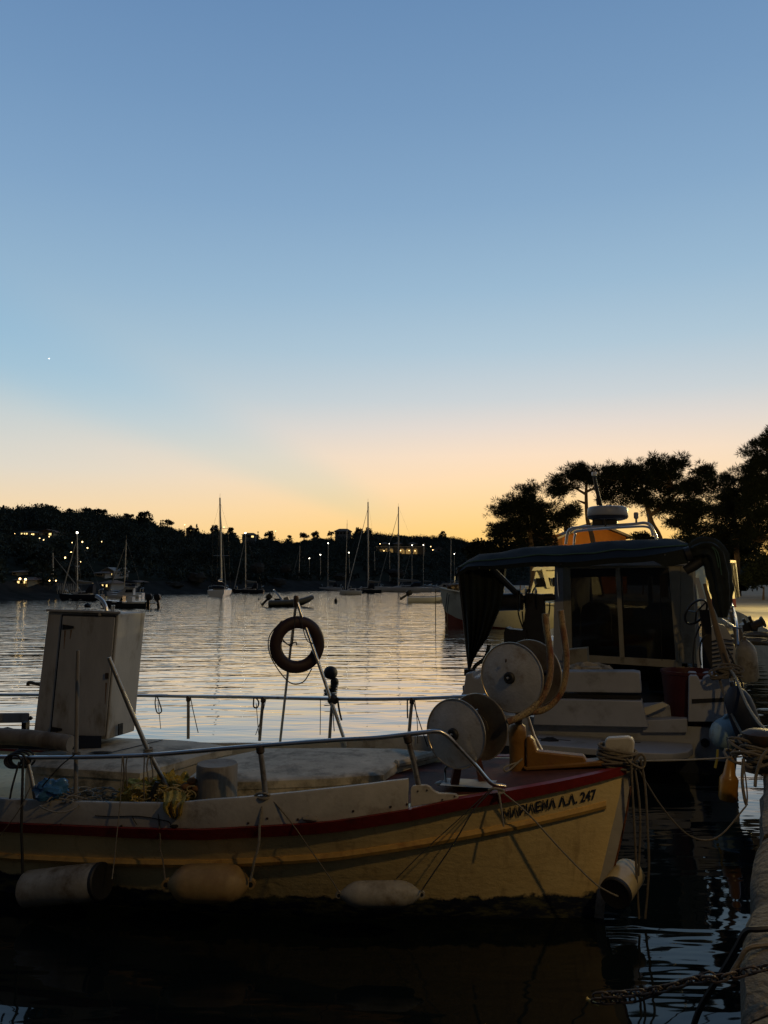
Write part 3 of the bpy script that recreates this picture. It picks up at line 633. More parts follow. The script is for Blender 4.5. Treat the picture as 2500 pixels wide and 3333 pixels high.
def yacht(mast_px, ytop, ywl, x0, x1, label, bow='L', hull=YH_W, light=False, hood=True, stay=True, mr_=.11, yaw=None, Ln=None, boom=True, spread=True, sailpack=SAILC, lean=0.):
    cx = (x0 + x1) / 2; wl = onz(cx, ywl, 0); Y = wl.y; wl.z = 0
    if yaw is None: yaw = math.pi if bow == 'L' else 0.
    if Ln is None: Ln = abs(x1 - x0) * Y / 2500
    B = max(Ln * .30, 1.8); fb = max(.085 * Ln, .7)
    r = thing('sailing_yacht', wl, label, 'sailboat', 'yachts moored in the bay'); T = xf(wl, yaw)
    MB().loft(hull_rings(T, Ln, B, fb)).build('hull', hull, r)
    MB().loft([[T(x * 1.0, s * w * 1.02, z) for s, z in ((1, .08), (1, .16), (-1, .16), (-1, .08))] for x, w in ((-Ln * .49, B * .31), (0, B * .425), (Ln * .3, B * .3))]).build('boot_stripe', YH_D if hull is YH_W else YH_W, r, False)
    cab = MB().loft([[T(x, s * w, z) for s, z in ((1, fb * .9), (.85, fb + h), (-.85, fb + h), (-1, fb * .9))] for x, w, h in ((-Ln * .22, B * .3, .42), (0, B * .32, .45), (Ln * .16, B * .24, .34), (Ln * .26, B * .12, .05))]).build('coachroof', YDECK, r)
    for s in (1, -1):
        MB().hexa([T(-Ln * .16, s * B * .295, fb + .12), T(Ln * .08, s * B * .285, fb + .12), T(Ln * .08, s * B * .30, fb + .12), T(-Ln * .16, s * B * .31, fb + .12), T(-Ln * .15, s * B * .275, fb + .3), T(Ln * .07, s * B * .265, fb + .28), T(Ln * .07, s * B * .28, fb + .28), T(-Ln * .15, s * B * .29, fb + .3)]).build('cabin_window', GLASS, cab, False)
    # mast stands where it is seen
    inv = -1 if abs(math.cos(yaw) + 1) < .5 else 1
    mb_ = at(mast_px, ywl, Y); mx = (mb_.x - wl.x) * math.cos(yaw)
    if abs(math.cos(yaw)) < .5: mx = Ln * .05
    mtop = at(mast_px + lean, ytop, T(mx, 0, 0).y); mt = mtop.z; m0 = T(mx, 0, fb + .2)
    lx = (mtop.x - m0.x)
    mtip = Vector((m0.x + lx, m0.y, mt))
    mo = MB().tube([m0, m0.lerp(mtip, .5), mtip], [mr_, mr_ * .95, mr_ * .75], 8).build('mast', MASTM, r)
    if light: MB().ball(mtip + Vector((0, 0, .12)), .13, 8, 6).build('masthead_light', LAMPC, mo)
    else: MB().tube([mtip, mtip + Vector((0, 0, .7))], .02, 5).build('aerial', WIRE, mo)
    if spread:
        for q in ((.45,) if mt < 12 else (.36, .66)):
            p = m0.lerp(mtip, q); S = T(0, B * .36, 0) - T(0, 0, 0)
            MB().tube([p - S, p, p + S], .035, 5).build('spreader', MASTM, mo)
        for s in (1, -1):
            p = m0.lerp(mtip, .45 if mt < 12 else .66); S = (T(0, B * .36, 0) - T(0, 0, 0)) * s
            MB().tube([m0.lerp(mtip, .96), p + S, T(mx - .3, s * B * .44, fb)], .014, 4).build('shroud', WIRE, mo)
    if stay:
        bowp = T(Ln * .52, 0, fb * 1.2)
        MB().tube([m0.lerp(mtip, .93), bowp.lerp(m0.lerp(mtip, .93), .5), bowp], [.03, .075, .10], 6).build('furled_headsail', SAILC if hull is not YH_D else MASTM, r)
        MB().tube([mtip, T(-Ln * .49, 0, fb)], .014, 4).build('backstay', WIRE, r)
    if boom:
        b0 = T(mx - .15, 0, fb + 1.35); b1 = T(max(mx - Ln * .38, -Ln * .47), 0, fb + 1.45)
        bo = MB().tube([b0, b1], .07, 6).build('boom', MASTM, r)
        MB().tube([b0 + Vector((0, 0, .32)), b0.lerp(b1, .4) + Vector((0, 0, .2)), b1 + Vector((0, 0, .1))], [.22, .17, .08], 7).build('sail_cover', sailpack, bo)
    if hood:
        hd = MB().loft([[T(x, s * B * .3, z) for s, z in ((1, fb + .2), (.95, fb + h * .8), (.5, fb + h), (-.5, fb + h), (-.95, fb + h * .8), (-1, fb + .2))] for x, h in ((-Ln * .10, .6), (-Ln * .17, 1.25), (-Ln * .28, 1.3))], True).build('spray_hood', DARKC, r)
    for q in (-.45, .42):     # pulpit and pushpit
        w = B * (.34 if q < 0 else .14); MB().tube(spline([T(Ln * q, w, fb), T(Ln * q, w, fb + .6), T(Ln * (q + .06 * (1 if q > 0 else -1)), 0, fb + .72), T(Ln * q, -w, fb + .6), T(Ln * q, -w, fb)], 4), .025, 5).build('guard_rail', STEEL, r)
    return r
yacht(172, 1800, 1944, 117, 262, 'small sloop close to the beach at far left with a cream cuddy', bow='R', hood=True, Ln=6.6, mr_=.09, boom=False, light=False)
yacht(251, 1737, 1953, 226, 312, 'dark-hulled yacht with a bright masthead lamp at left', bow='L', hull=YH_D, light=True, mr_=.09, Ln=5.2, lean=0)
yacht(404, 1757, 1945, 372, 450, 'motor sailer with a leaning mast beyond the small speedboat', bow='L', lean=7, Ln=5.0, mr_=.07, sailpack=DARKC)
yacht(716, 1620, 1939, 690, 748, 'tall yacht seen stern-on with twin spreaders', yaw=math.radians(94), Ln=11.5, mr_=.17, light=False)
yacht(799, 1737, 1931, 764, 858, 'dark sloop right of the stern-on yacht with raked furled headsail', hull=YH_D, light=True, mr_=.10)
yacht(972, 1777, 1921, 957, 1002, 'pale sloop with its bow left, first of the row right of the rigid inflatable', lean=4, Ln=5.6, mr_=.10)
yacht(1007, 1819, 1919, 996, 1026, 'little yacht with a short lamp-topped mast beside the blue boat', light=True, Ln=4.5, stay=False, hood=False, mr_=.08)
yacht(1043, 1807, 1920, 1022, 1062, 'blue-hulled boat with a short lamp-topped mast', hull=YH_B, light=True, stay=False, Ln=4.6, mr_=.08)
yacht(1067, 1770, 1922, 1048, 1108, 'white sloop with a bright masthead lamp behind the cylinder buoy', light=True, stay=False, Ln=5.2, lean=1, mr_=.09)
yacht(1124, 1704, 1936, 1112, 1176, 'small white day sailer with a thin slanting mast', bow='L', lean=6, hood=False, stay=False, boom=False, Ln=3.6, mr_=.055, spread=False)
yacht(1139, 1800, 1918, 1120, 1165, 'half-hidden yacht with masthead lamp left of the dark ketch', light=True, stay=False, Ln=5.5, lean=-3, mr_=.09)
yacht(1198, 1634, 1930, 1134, 1242, 'dark ketch with the tallest mast in the middle of the row', hull=YH_D, mr_=.16)
yacht(1221, 1795, 1916, 1195, 1250, 'hidden yacht whose thin mast stands right of the dark ketch', stay=False, Ln=7, lean=-2, mr_=.09)
yacht(1297, 1649, 1927, 1234, 1404, 'long white yacht with a dark windscreen right of the dark ketch', mr_=.15)
yacht(1269, 1771, 1917, 1240, 1300, 'hidden yacht whose lamp-topped mast stands before the arched villa', light=True, stay=False, Ln=7, lean=-1, mr_=.09)
yacht(1341, 1776, 1917, 1320, 1372, 'yacht behind the long white one, mast lamp right of the villa arches', light=True, stay=True, Ln=7, mr_=.09)
yacht(1378, 1775, 1916, 1360, 1415, 'hidden yacht with a straight lamp-topped mast right of the villa', light=True, stay=False, Ln=7, mr_=.09)
yacht(1467, 1757, 1915, 1450, 1500, 'rightmost tall bare mast of the moored row', stay=False, Ln=8, mr_=.13, lean=1)
yacht(1479, 1804, 1914, 1470, 1520, 'rightmost yacht with a lamp at the top of a thin mast', light=True, stay=False, Ln=7, mr_=.07)

# cabin cruisers and workboats in the row
def cruiser(cx, ywl, Ln, label, hull=YH_W, yaw=math.pi, dark=False, name='cabin_cruiser'):
    wl = onz(cx, ywl, 0); wl.z = 0; T = xf(wl, yaw); B = Ln * .32; fb = Ln * .11
    r = thing(name, wl, label, 'motorboat'); MB().loft(hull_rings(T, Ln, B, fb, stern=.9)).build('hull', hull, r)
    cb = MB().loft([[T(x, s * B * .36, z) for s, z in ((1, fb * .9), (.9, fb + h), (-.9, fb + h), (-1, fb * .9))] for x, h in ((-Ln * .3, .95), (-Ln * .05, 1.05), (Ln * .12, .5), (Ln * .26, .08))]).build('cabin', DARKC if dark else YDECK, r)
    MB().box(T(-Ln * .18, 0, fb + 1.12), (Ln * .36, B * .8, .09), (T(1, 0, 0) - T(0, 0, 0), T(0, 1, 0) - T(0, 0, 0), Vector((0, 0, 1)))).build('roof', YDECK, r)
    for s in (1, -1):
        MB().hexa([T(-Ln * .27, s * B * .355, fb + .35), T(-Ln * .02, s * B * .355, fb + .35), T(-Ln * .02, s * B * .37, fb + .35), T(-Ln * .27, s * B * .37, fb + .35), T(-Ln * .27, s * B * .34, fb + .8), T(-Ln * .05, s * B * .34, fb + .8), T(-Ln * .05, s * B * .36, fb + .8), T(-Ln * .27, s * B * .36, fb + .8)]).build('side_window', GLASS, cb, False)
    MB().tube(spline([T(-Ln * .05, B * .4, fb), T(Ln * .2, B * .33, fb + .55), T(Ln * .5, 0, fb * 1.25 + .5), T(Ln * .2, -B * .33, fb + .55), T(-Ln * .05, -B * .4, fb)], 4), .025, 5).build('bow_rail', STEEL, r)
    return r
cruiser(1434, 1912, 5.2, 'white cabin cruiser showing its roof behind the long yacht')
cruiser(1440, 1926, 7.0, 'grey workboat with bow rail at the right end of the row', yaw=math.radians(170))
cruiser(1195, 1917, 6.0, 'low cabin boat with brown wheelhouse behind the dark ketch', dark=True)
cruiser(408, 1947, 4.2, 'low cruiser with a dark canopy behind the speedboat')
cruiser(1490, 1922, 6.5, 'pale moored boat partly behind the canopy curtain', yaw=math.radians(200))

def outboard(T, x, y, z, r, tilt=.0, s=1.0, name='outboard_motor'):
    def P(a, b, c):      # motor-local, tilting about the clamp
        ca, sa = math.cos(tilt), math.sin(tilt); return T(x + (a * ca - c * sa) * s, y + b * s, z + (a * sa + c * ca) * s)
    o = MB().loft([[P(a, b * w, c + k) for a, b in ((-.28 * q, -1), (-.28 * q, 1), (.14 * q, 1), (.14 * q, -1))] for k, w, q, c in ((0, .14, .8, .1), (.12, .19, 1, .1), (.34, .19, 1, .1), (.46, .12, .7, .1))]).build(name, BLACK, r)
    MB().loft([[P(a, b, c) for a, b in ((-.12, -.05), (-.12, .05), (.06, .05), (.06, -.05))] for c in (.12, -.55)]).build('leg', BLKMETAL, o)
    MB().loft([[P(a, b, c) for a, b in ((-.30, -.07), (-.30, .07), (.12, .03), (.12, -.03))] for c in (-.42, -.46)]).build('cavitation_plate', BLKMETAL, o)
    pr = MB()
    for k in range(3):
        a = k * 2.094; pr.hexa([P(-.20 + dx, math.cos(a + da) * q, -.58 + math.sin(a + da) * q) for dx in (-.01, .01) for (da, q) in ((-.4, .04), (.4, .04), (.3, .17), (-.3, .17))])
    pr.build('propeller', BLKMETAL, o); return o

# rigid inflatable with a raised bow
wl = onz(935, 1973, 0); wl.z = 0; T = xf(wl, 0.06); r = thing('rigid_inflatable', wl, 'dark rigid inflatable with tilted outboard in mid bay', 'motorboat')
for s in (1, -1):
    MB().tube(spline([T(-1.75, s * .85, .34), T(0, s * .88, .38), T(1.3, s * .75, .52), T(2.2, s * .3, .78), T(2.45, 0, .86)], 6), [.24] * 24 + [.2], 10).build('tube', pmat('grey_hypalon', (.09, .09, .09), .6), r)
MB().loft([[T(x, w, zt), T(x, w * .5, zk), T(x, -w * .5, zk), T(x, -w, zt)] for x, w, zt, zk in ((-1.8, .8, .3, -.12), (0, .8, .32, -.14), (1.3, .6, .45, -.02), (2.35, .06, .75, .5))]).build('hull', YH_D, r)
MB().loft([[T(x, w, z) for w, z in ((.3, .3), (.3, h), (-.3, h), (-.3, .3))] for x, h in ((-.35, .8), (.05, .95), (.2, .6))]).build('console', pmat('grey_console', (.2, .2, .2), .5), r)
MB().tube(spline([T(-.45, .5, .5), T(-.9, .48, 1.1), T(-1.3, .45, 1.55), T(-1.3, -.45, 1.55), T(-.9, -.48, 1.1), T(-.45, -.5, .5)], 5), .04, 6).build('arch', STEEL, r)
MB().box(T(-.95, 0, .55), (.5, .9, .4)).build('seat', DARKC, r)
outboard(T, -2.0, 0, .55, r, -.75, 1.25)
# small speedboat with two outboards
wl = onz(412, 1978, 0); wl.z = 0; T = xf(wl, math.pi); r = thing('speedboat', wl, 'small open speedboat with two black outboards and white stripe', 'motorboat')
MB().loft(hull_rings(T, 3.9, 1.6, .55, stern=.9, bow_rake=.12)).build('hull', YH_D, r)
MB().loft([[T(x, s * w, z) for s, z in ((1.03, z0), (1.03, z0 + .12), (-1.03, z0 + .12), (-1.03, z0))] for x, w, z0 in ((-1.9, .70, .42), (0, .78, .44), (1.0, .62, .50), (1.75, .25, .58))]).build('gunwale', YH_W, r)
MB().box(T(-.4, 0, .75), (.5, .9, .5)).build('seat', YDECK, r); MB().loft([[T(x, w, z) for w, z in ((.5, .5), (.5, h), (-.5, h), (-.5, .5))] for x, h in ((.25, 1.1), (.55, .55))]).build('windscreen', GLASS, r)
outboard(T, -2.05, .32, .55, r, 0, 1.3); outboard(T, -2.75, -.3, .5, r, -.2, 1.3)
MB().box(T(-2.3, -.1, .42), (.9, .9, .12)).build('swim_bracket', YDECK, r)
# skiff at right with tilted outboard
wl = onz(1400, 1961, 0); wl.z = 0; T = xf(wl, .04); r = thing('skiff', wl, 'low white skiff with tilted outboard right of mid bay', 'motorboat')
MB().loft(hull_rings(T, 5.2, 1.7, .62, stern=.9, sheer=.4)).build('hull', YH_W, r)
MB().tube(spline([T(-2.55, .8, .64), T(0, .86, .66), T(1.6, .6, .75), T(2.7, .05, .88)], 5), .05, 6).build('gunwale', DARKC, r)
MB().box(T(-.3, 0, .5), (.35, 1.4, .06)).build('thwart', YDECK, r)
outboard(T, -2.75, 0, .75, r, -1.0, 1.45)
# buoys
def buoy(px, py, w, h, label, kind):
    b = onz(px, py, 0); s = b.y / 2500; rr = w * s / 2; hh = h * s
    if kind == 'can':
        o = thing('mooring_buoy', (b.x, b.y, 0), label, 'buoy', 'buoys in the bay')
        MB().lathe((b.x, b.y, -.2), (0, 0, 1), [(0, rr * .9), (.25, rr), (hh * .8 + .2, rr), (hh * .85 + .2, rr * .75), (hh + .2, rr * .7)], 14).build('body', BLACK, o)
        MB().tube(spline([Vector((b.x - .08, b.y, hh)), Vector((b.x, b.y, hh + .12)), Vector((b.x + .08, b.y, hh))], 4), .02, 5).build('ring', IRON, o)
    else:
        o = thing('mooring_buoy', (b.x, b.y, 0), label, 'buoy', 'buoys in the bay')
        MB().ball((b.x, b.y, hh * .3), rr, 12, 8, .05, 3, (1, 1, hh / (2 * rr) * 1.3)).build('body', BLACK, o)
        MB().tube([Vector((b.x, b.y, hh * .7)), Vector((b.x, b.y, hh + .08))], .03, 5).build('eye', IRON, o)
buoy(285, 1976, 22, 13, 'dark lump of a buoy left of the speedboat', 'ball')
buoy(1093, 1963, 10, 14, 'black cylinder buoy in the middle of the bay', 'can')
buoy(842, 1952, 6, 5, 'tiny buoy between the dark sloop and the rigid inflatable', 'ball')
buoy(1107, 1933, 5, 4, 'tiny buoy in front of the small white day sailer', 'ball')
b = onz(1080, 2222, 0); r = thing('float_pair', (b.x, b.y, 0), 'pair of black ball floats near the fishing boat frame', 'buoy')
MB().ball((b.x - .03, b.y, .24), .165, 16, 12, .06, 2, (1.05, 1, 1)).build('upper_ball', BLACK, r)
MB().ball((b.x + .07, b.y - .02, .03), .10, 14, 10, .06, 2).build('lower_ball', BLACK, r)
MB().tube([Vector((b.x + .02, b.y, .05)), Vector((b.x + .05, b.y - .1, -.2))], .02, 6).build('mooring_line', DROPE, r)

# ------------------------------------------------ houses
def house(cx, ytop, ybase, wpx, Y, label, lit=(), roof='gable', mat=HOUSEW, depth=7, wins=2, roofm=None):
    Y = hill_hit(cx, ybase) if Y else Y
    s = Y / 2500; w = wpx * s; top = at(cx, ytop, Y); bz = at(cx, ybase, Y).z; h = top.z - bz; wallh = h * .58
    r = thing('hill_house', (top.x, Y, bz), label, 'house', 'houses on the far hill'); x = top.x
    MB().box((x, Y + depth / 2, bz + wallh / 2 - 2), (w * .94, depth, wallh + 4)).build('wall', mat, r, False)
    rm = roofm or ROOF
    if roof == 'gable':   # gable end faces the bay
        MB().prism([Vector((x - w * .47, Y, bz + wallh)), Vector((x + w * .47, Y, bz + wallh)), Vector((x, Y, top.z - .25))], (0, depth, 0)).build('gable', mat, r, False)
        mb = MB()
        for e in (-1, 1): mb.prism([Vector((x, Y - .35, top.z - .2)), Vector((x + e * w * .53, Y - .35, bz + wallh - .12)), Vector((x + e * w * .53, Y - .35, bz + wallh + .08)), Vector((x, Y - .35, top.z))], (0, depth + .7, 0))
        mb.build('roof', rm, r, False)
    else:
        mb = MB(); e = .4; a = [Vector((x - w / 2 - e, Y - e, bz + wallh)), Vector((x + w / 2 + e, Y - e, bz + wallh)), Vector((x + w / 2 + e, Y + depth + e, bz + wallh)), Vector((x - w / 2 - e, Y + depth + e, bz + wallh))]
        q = w * .25; b_ = [Vector((x - q, Y + depth * .45, top.z)), Vector((x + q, Y + depth * .45, top.z)), Vector((x + q, Y + depth * .55, top.z)), Vector((x - q, Y + depth * .55, top.z))]
        mb.hexa(a + b_).build('roof', rm, r, False)
    for i in range(wins):
        fx = x + (i + .5 - wins / 2) * w * .8 / wins; on = i in lit; zz = bz + wallh * .5
        f = MB().box((fx, Y - .03, zz), (min(1.2, w * .5 / wins) + .2, .1, wallh * .5 + .15)).build('window', TRIM, r, False)
        MB().box((fx, Y - .09, zz), (min(1.2, w * .5 / wins), .04, wallh * .5)).build('pane', LITWIN if on else GLASS, f, False)
    return r
house(352, 1846, 1876, 40, 150, 'small white gabled house with two lit windows above the beach', lit=(0, 1), depth=8, roofm=HOUSEW)
house(325, 1858, 1876, 36, 156, 'low lean-to roof left of the white gabled house', roof='hip', wins=1)
house(118, 1727, 1744, 32, 214, 'pale columned house with a porch on the left hill', roof='hip', lit=(0,), wins=3)
house(152, 1722, 1746, 46, 218, 'low gabled house among the garden lamps on the left hill', mat=HOUSEC, wins=3, lit=(2,))
house(80, 1726, 1742, 30, 216, 'dim house with a row of lit windows at far left', mat=HOUSEC, roof='hip', lit=(0, 1, 2), wins=3)
house(72, 1878, 1902, 40, 112, 'floodlit low building by the shore at far left', mat=HOUSEC, roof='hip', lit=(0, 2), wins=3)
house(48, 1855, 1872, 20, 118, 'faint pale wall just above the floodlit shore building', mat=HOUSEC, roof='hip', wins=1)
house(345, 1888, 1914, 34, 138, 'beach bar with a bright doorway below the white house', roof='hip', lit=(0, 2), wins=4)
house(430, 1889, 1904, 36, 142, 'flat pale shed right of the beach bar', roof='hip', wins=1)
house(618, 1714, 1732, 26, 322, 'ridge house beside a pole lamp left of the tallest mast', mat=HOUSEC, lit=(1,), wins=2)
house(810, 1733, 1752, 46, 352, 'ridge house with a lit right corner above the dark sloop', mat=HOUSEW, roof='hip', lit=(2,), wins=3)
house(1116, 1719, 1742, 54, 405, 'big pale hilltop house against the sky', mat=HOUSEW, roof='hip', wins=4, depth=10)
house(1428, 1778, 1796, 26, 330, 'small house right of the villa with a pale roof', roof='gable', roofm=HOUSEW, wins=1)
# arched villa with roof pavilions
VY = hill_hit(1305, 1802); vs_ = VY / 2500; v0 = at(1305, 1800, VY)
r = thing('arched_villa', v0, 'long cream villa with lit arches and three roof pavilions', 'house')
def vp(x, y): return at(x, y, VY)
MB().box(((vp(1225, 1790).x + vp(1382, 1790).x) / 2, VY + 5, (vp(1300, 1782).z + vp(1300, 1812).z) / 2), (vp(1382, 1790).x - vp(1225, 1790).x, 9, vp(1300, 1782).z - vp(1300, 1812).z)).build('wall', HOUSEC, r, False)
for cx in (1252, 1295, 1345):
    p = vp(cx, 1782); w = 30 * vs_; tt = vp(cx, 1763)
    pv = MB().box((p.x, VY + 5, p.z + .5), (w * .8, 5, 2.6)).build('pavilion', HOUSEC, r, False)
    MB().hexa([Vector((p.x + a * w * .58, VY + 5 + b * 3.2, p.z + 1.6)) for a, b in ((-1, -1), (1, -1), (1, 1), (-1, 1))] + [Vector((p.x + a * .2, VY + 5 + b * .3, tt.z)) for a, b in ((-1, -1), (1, -1), (1, 1), (-1, 1))]).build('roof', ROOF, pv, False)
for cx, w in ((1242, 12), (1258, 12), (1274, 10), (1309, 16), (1329, 16), (1352, 12)):
    p0 = vp(cx, 1797); hw = w * vs_ / 2; zt = vp(cx, 1786).z
    poly = [Vector((p0.x - hw, VY + .46, p0.z - .8)), Vector((p0.x + hw, VY + .46, p0.z - .8))] + [Vector((p0.x + hw * math.cos(a), VY + .46, zt - hw + hw * math.sin(a))) for a in [math.pi * k / 10 for k in range(11)]]
    MB().prism(poly, (0, -.06, 0)).build('arch_opening', pmat('lit_arch', (.4, .28, .1), .8, emit=(1, .6, .18), es=.22), r, False)
    fr = MB().tube([Vector((p0.x + (hw + .15) * math.cos(a), VY + .36, zt - hw + (hw + .15) * math.sin(a))) for a in [math.pi * k / 10 for k in range(11)]], .16, 5).build('arch_moulding', TRIM, r)
MB().box((vp(1381, 1790).x, VY + .2, vp(1381, 1790).z), (.6, .6, 6)).build('corner_pillar', TRIM, r, False)
MB().box((vp(1300, 1780).x, VY + .4, vp(1300, 1781).z + .2), (20, .3, .35)).build('cornice', TRIM, r, False)

# lamps on the hill and ridge
def lamp(px, py, Y, label, post=2.5, rad=.16, grp='lamps across the bay', m=LAMPW):
    p = at(px, py, Y); r = thing('garden_lamp', (p.x, p.y, p.z - post), label, 'lamp', grp)
    MB().tube([Vector((p.x, p.y + .05, p.z - post)), Vector((p.x, p.y + .05, p.z - rad * .6))], .05, 5).build('post', BLKMETAL, r)
    MB().ball(p, rad, 8, 6).build('globe', m, r)
LA = [(18, 1733, 'warm lamp at the left edge of the hill, beside the trees'), (48, 1737, 'lamp just left of the dim house at far left'), (103, 1739, 'lamp at the left end of the columned porch'),
      (129, 1752, 'pair-partner lamp below the low gabled house, left one'), (142, 1757, 'faint lamp under the low gabled house'), (160, 1747, 'lamp lighting the wall of the low gabled house'),
      (182, 1749, 'cool white lamp right of the low gabled house'), (205, 1761, 'dim garden lamp midway on the left hill path'), (235, 1766, 'small lamp left of the tall lamp-topped mast'),
      (268, 1764, 'bright lamp right of the lamp-topped mast, upper one'), (285, 1783, 'bright lamp right of the lamp-topped mast, lower one'), (232, 1798, 'orange lamp halfway down the left hill'),
      (212, 1815, 'brightest lamp halfway down the left hill, over a pale wall'), (331, 1763, 'lone lamp high on the dark slope'), (262, 1829, 'pin-point lamp above the dark-hulled yacht'),
      (65, 1884, 'left lamp of the floodlit shore building'), (83, 1886, 'right lamp of the floodlit shore building'), (161, 1890, 'small lamp left of the beach sloop mast'), (182, 1890, 'small lamp right of the beach sloop mast')]
for x, y, lb in LA:
    Y = hill_hit(x, y + 9) - 2; big = any(k in lb for k in ('bright', 'Bright', 'floodlit', 'orange', 'path'))
    lamp(x, y, Y, lb, 2.4, .15 if big else .09)
for x, y, Y, lb in [(601, 1708, 318, 'pole lamp on the ridge left of the tallest mast'), (729, 1716, 335, 'pole lamp on the ridge right of the tallest mast'), (897, 1729, 372, 'pole lamp on the ridge saddle right of the domed tree'),
                    (1237, 1770, 326, 'lamp above the left pavilion of the villa'), (1402, 1779, 322, 'white lamp right of the villa'), (1250, 1793, 325, 'lamp under the left villa arch'), (1409, 1790, 322, 'small lamp by the pale-roofed small house'),
                    (1304, 1792, 325, 'lamp left of the middle villa arches'), (1332, 1792, 325, 'lamp right of the middle villa arches'), (1351, 1793, 325, 'orange lamp at the right villa arch')]:
    Y = VY - 2 if x > 1200 else hill_hit(x, y + 12) - 4
    lamp(x, y, Y, lb, 4.0 if x > 1200 else 6.0, .17)
# row of white sunbeds and parasols by the beach
for k in range(9):
    px = 188 + k * 7.2; Y = shore_Y(px) + 7; p = at(px, 1912, Y)
    r = thing('beach_parasol', (p.x, p.y, p.z - 1.1), ['leftmost closed white parasol in the beach row', 'second closed parasol from the left in the beach row', 'third closed parasol from the left in the beach row', 'fourth closed parasol from the left in the beach row', 'middle closed parasol of the beach row', 'fourth closed parasol from the right in the beach row', 'third closed parasol from the right in the beach row', 'second closed parasol from the right in the beach row', 'rightmost closed white parasol in the beach row'][k], 'parasol', 'closed parasols on the beach')
    MB().tube([p - Vector((0, 0, 1.6)), p + Vector((0, 0, .55))], .04, 5).build('pole', MASTM, r)
    MB().lathe(p - Vector((0, 0, .45)), (0, 0, 1), [(0, .16), (.2, .19), (.8, .07), (.95, .02)], 8).build('folded_cloth', HOUSEW, r)

# ================================================================== FISHING BOAT
FB = Vector((1.62, 5.98, 0)); FA = math.radians(17)
fa = Vector((-math.cos(FA), math.sin(FA), 0)); fn = Vector((math.sin(FA), math.cos(FA), 0))     # aft, and away from the quay camera
def W(s, o, z): p = FB + fa * s + fn * o; return Vector((p.x, p.y, z))
ZS = [-.3, -.17, .3, .71, .91, 1.24, 1.8, 2.4, 2.75, 3.67, 4.5, 6.0, 7.2]; ZR = [1.135, 1.119, 1.056, 1.003, .974, .905, .812, .752, .713, .660, .612, .64, .74]
BS = [1.2, 1.28, 1.8, 2.4, 2.75, 3.02, 3.68, 4.5, 6, 7.2]; BZ = [1.11, 1.103, 1.035, .955, .911, .872, .830, .787, .82, .92]
KS = [-.2, -.1, .517, .914, 1.238, 1.8, 2.39, 2.74, 3.66, 4.49, 6, 7.2]; KZ = [.90, .885, .778, .712, .655, .564, .502, .470, .405, .352, .36, .45]
zr = lambda s: interp(s, ZS, ZR)
zbul = lambda s: interp(s, BS, BZ)
zstr = lambda s: interp(s, KS, KZ)
stem = lambda z: interp(z, [-.5, 0, .5, 1.1, 1.4], [.30, 0, -.10, -.22, -.27])
def hb(s, z=None):
    z = zr(s) if z is None else z; k = max(0, min(1, z / zr(s)))
    B = lerp(.93, 1.12, k); D = lerp(4.2, 3.6, k); e = lerp(1.75, 2.3, k); q = lerp(1.0, .85, k)
    t = max(0, min((s - stem(z)) / D, 1)); w = B * (1 - (1 - t) ** e) ** q
    if z < 0: w *= 1 + z * 1.7
    if s > 5: w *= max(0.02, 1 - ((s - 5) / 2.35) ** 2.4)
    return max(w, .012)
def hit(px, py, side=-1, z=None, out=0.):
    """where a sight line meets the boat's side"""
    d = ray(px, py); lo = None; prev = None
    for i in range(0, 780):
        s = -.24 + i * .01; p = W(s, side * (hb(s, z) + out), 0); f = p.x * d.y - p.y * d.x
        if prev is not None and prev * f <= 0:
            p = pq.lerp(p, prev / (prev - f) if prev != f else 0.); t = p.y / d.y; return Vector((p.x, p.y, EYE + d.z * t))
        prev = f; pq = p
    return at(px, py, 6.2)
CP = lambda px, py, o=0.: onplane(px, py, W(0, o, 0), fn)      # on a plane along the boat, o metres off its centre line

boat = thing('fishing_boat', W(3, 0, 0), 'old wooden fishing boat with cream bow and red rail moored across the foreground', 'boat')
# --- hull skin
ds = [0, .04, .1, .18, .28, .4, .55, .72, .92, 1.15, 1.4, 1.7, 2.0, 2.4, 2.8, 3.2, 3.7, 4.2, 4.7, 5.2, 5.7, 6.2, 6.6, 6.95, 7.2, 7.33]
ks = [-.42, -.2, 0, .14, .28, .42, .56, .7, .85, 1.0]
rings = []
for d in ds:
    s0 = d - .22; row = []
    for k in ks:
        z = k if k < 0 else k * (zr(s0) - .01); s = stem(z) + d; row.append((s, z))
    rings.append([W(s, -hb(s, z), z) for s, z in row] + [W(s, hb(s, z), z) for s, z in reversed(row)])
hull = MB().loft(rings).build('hull', HULLM, boat)
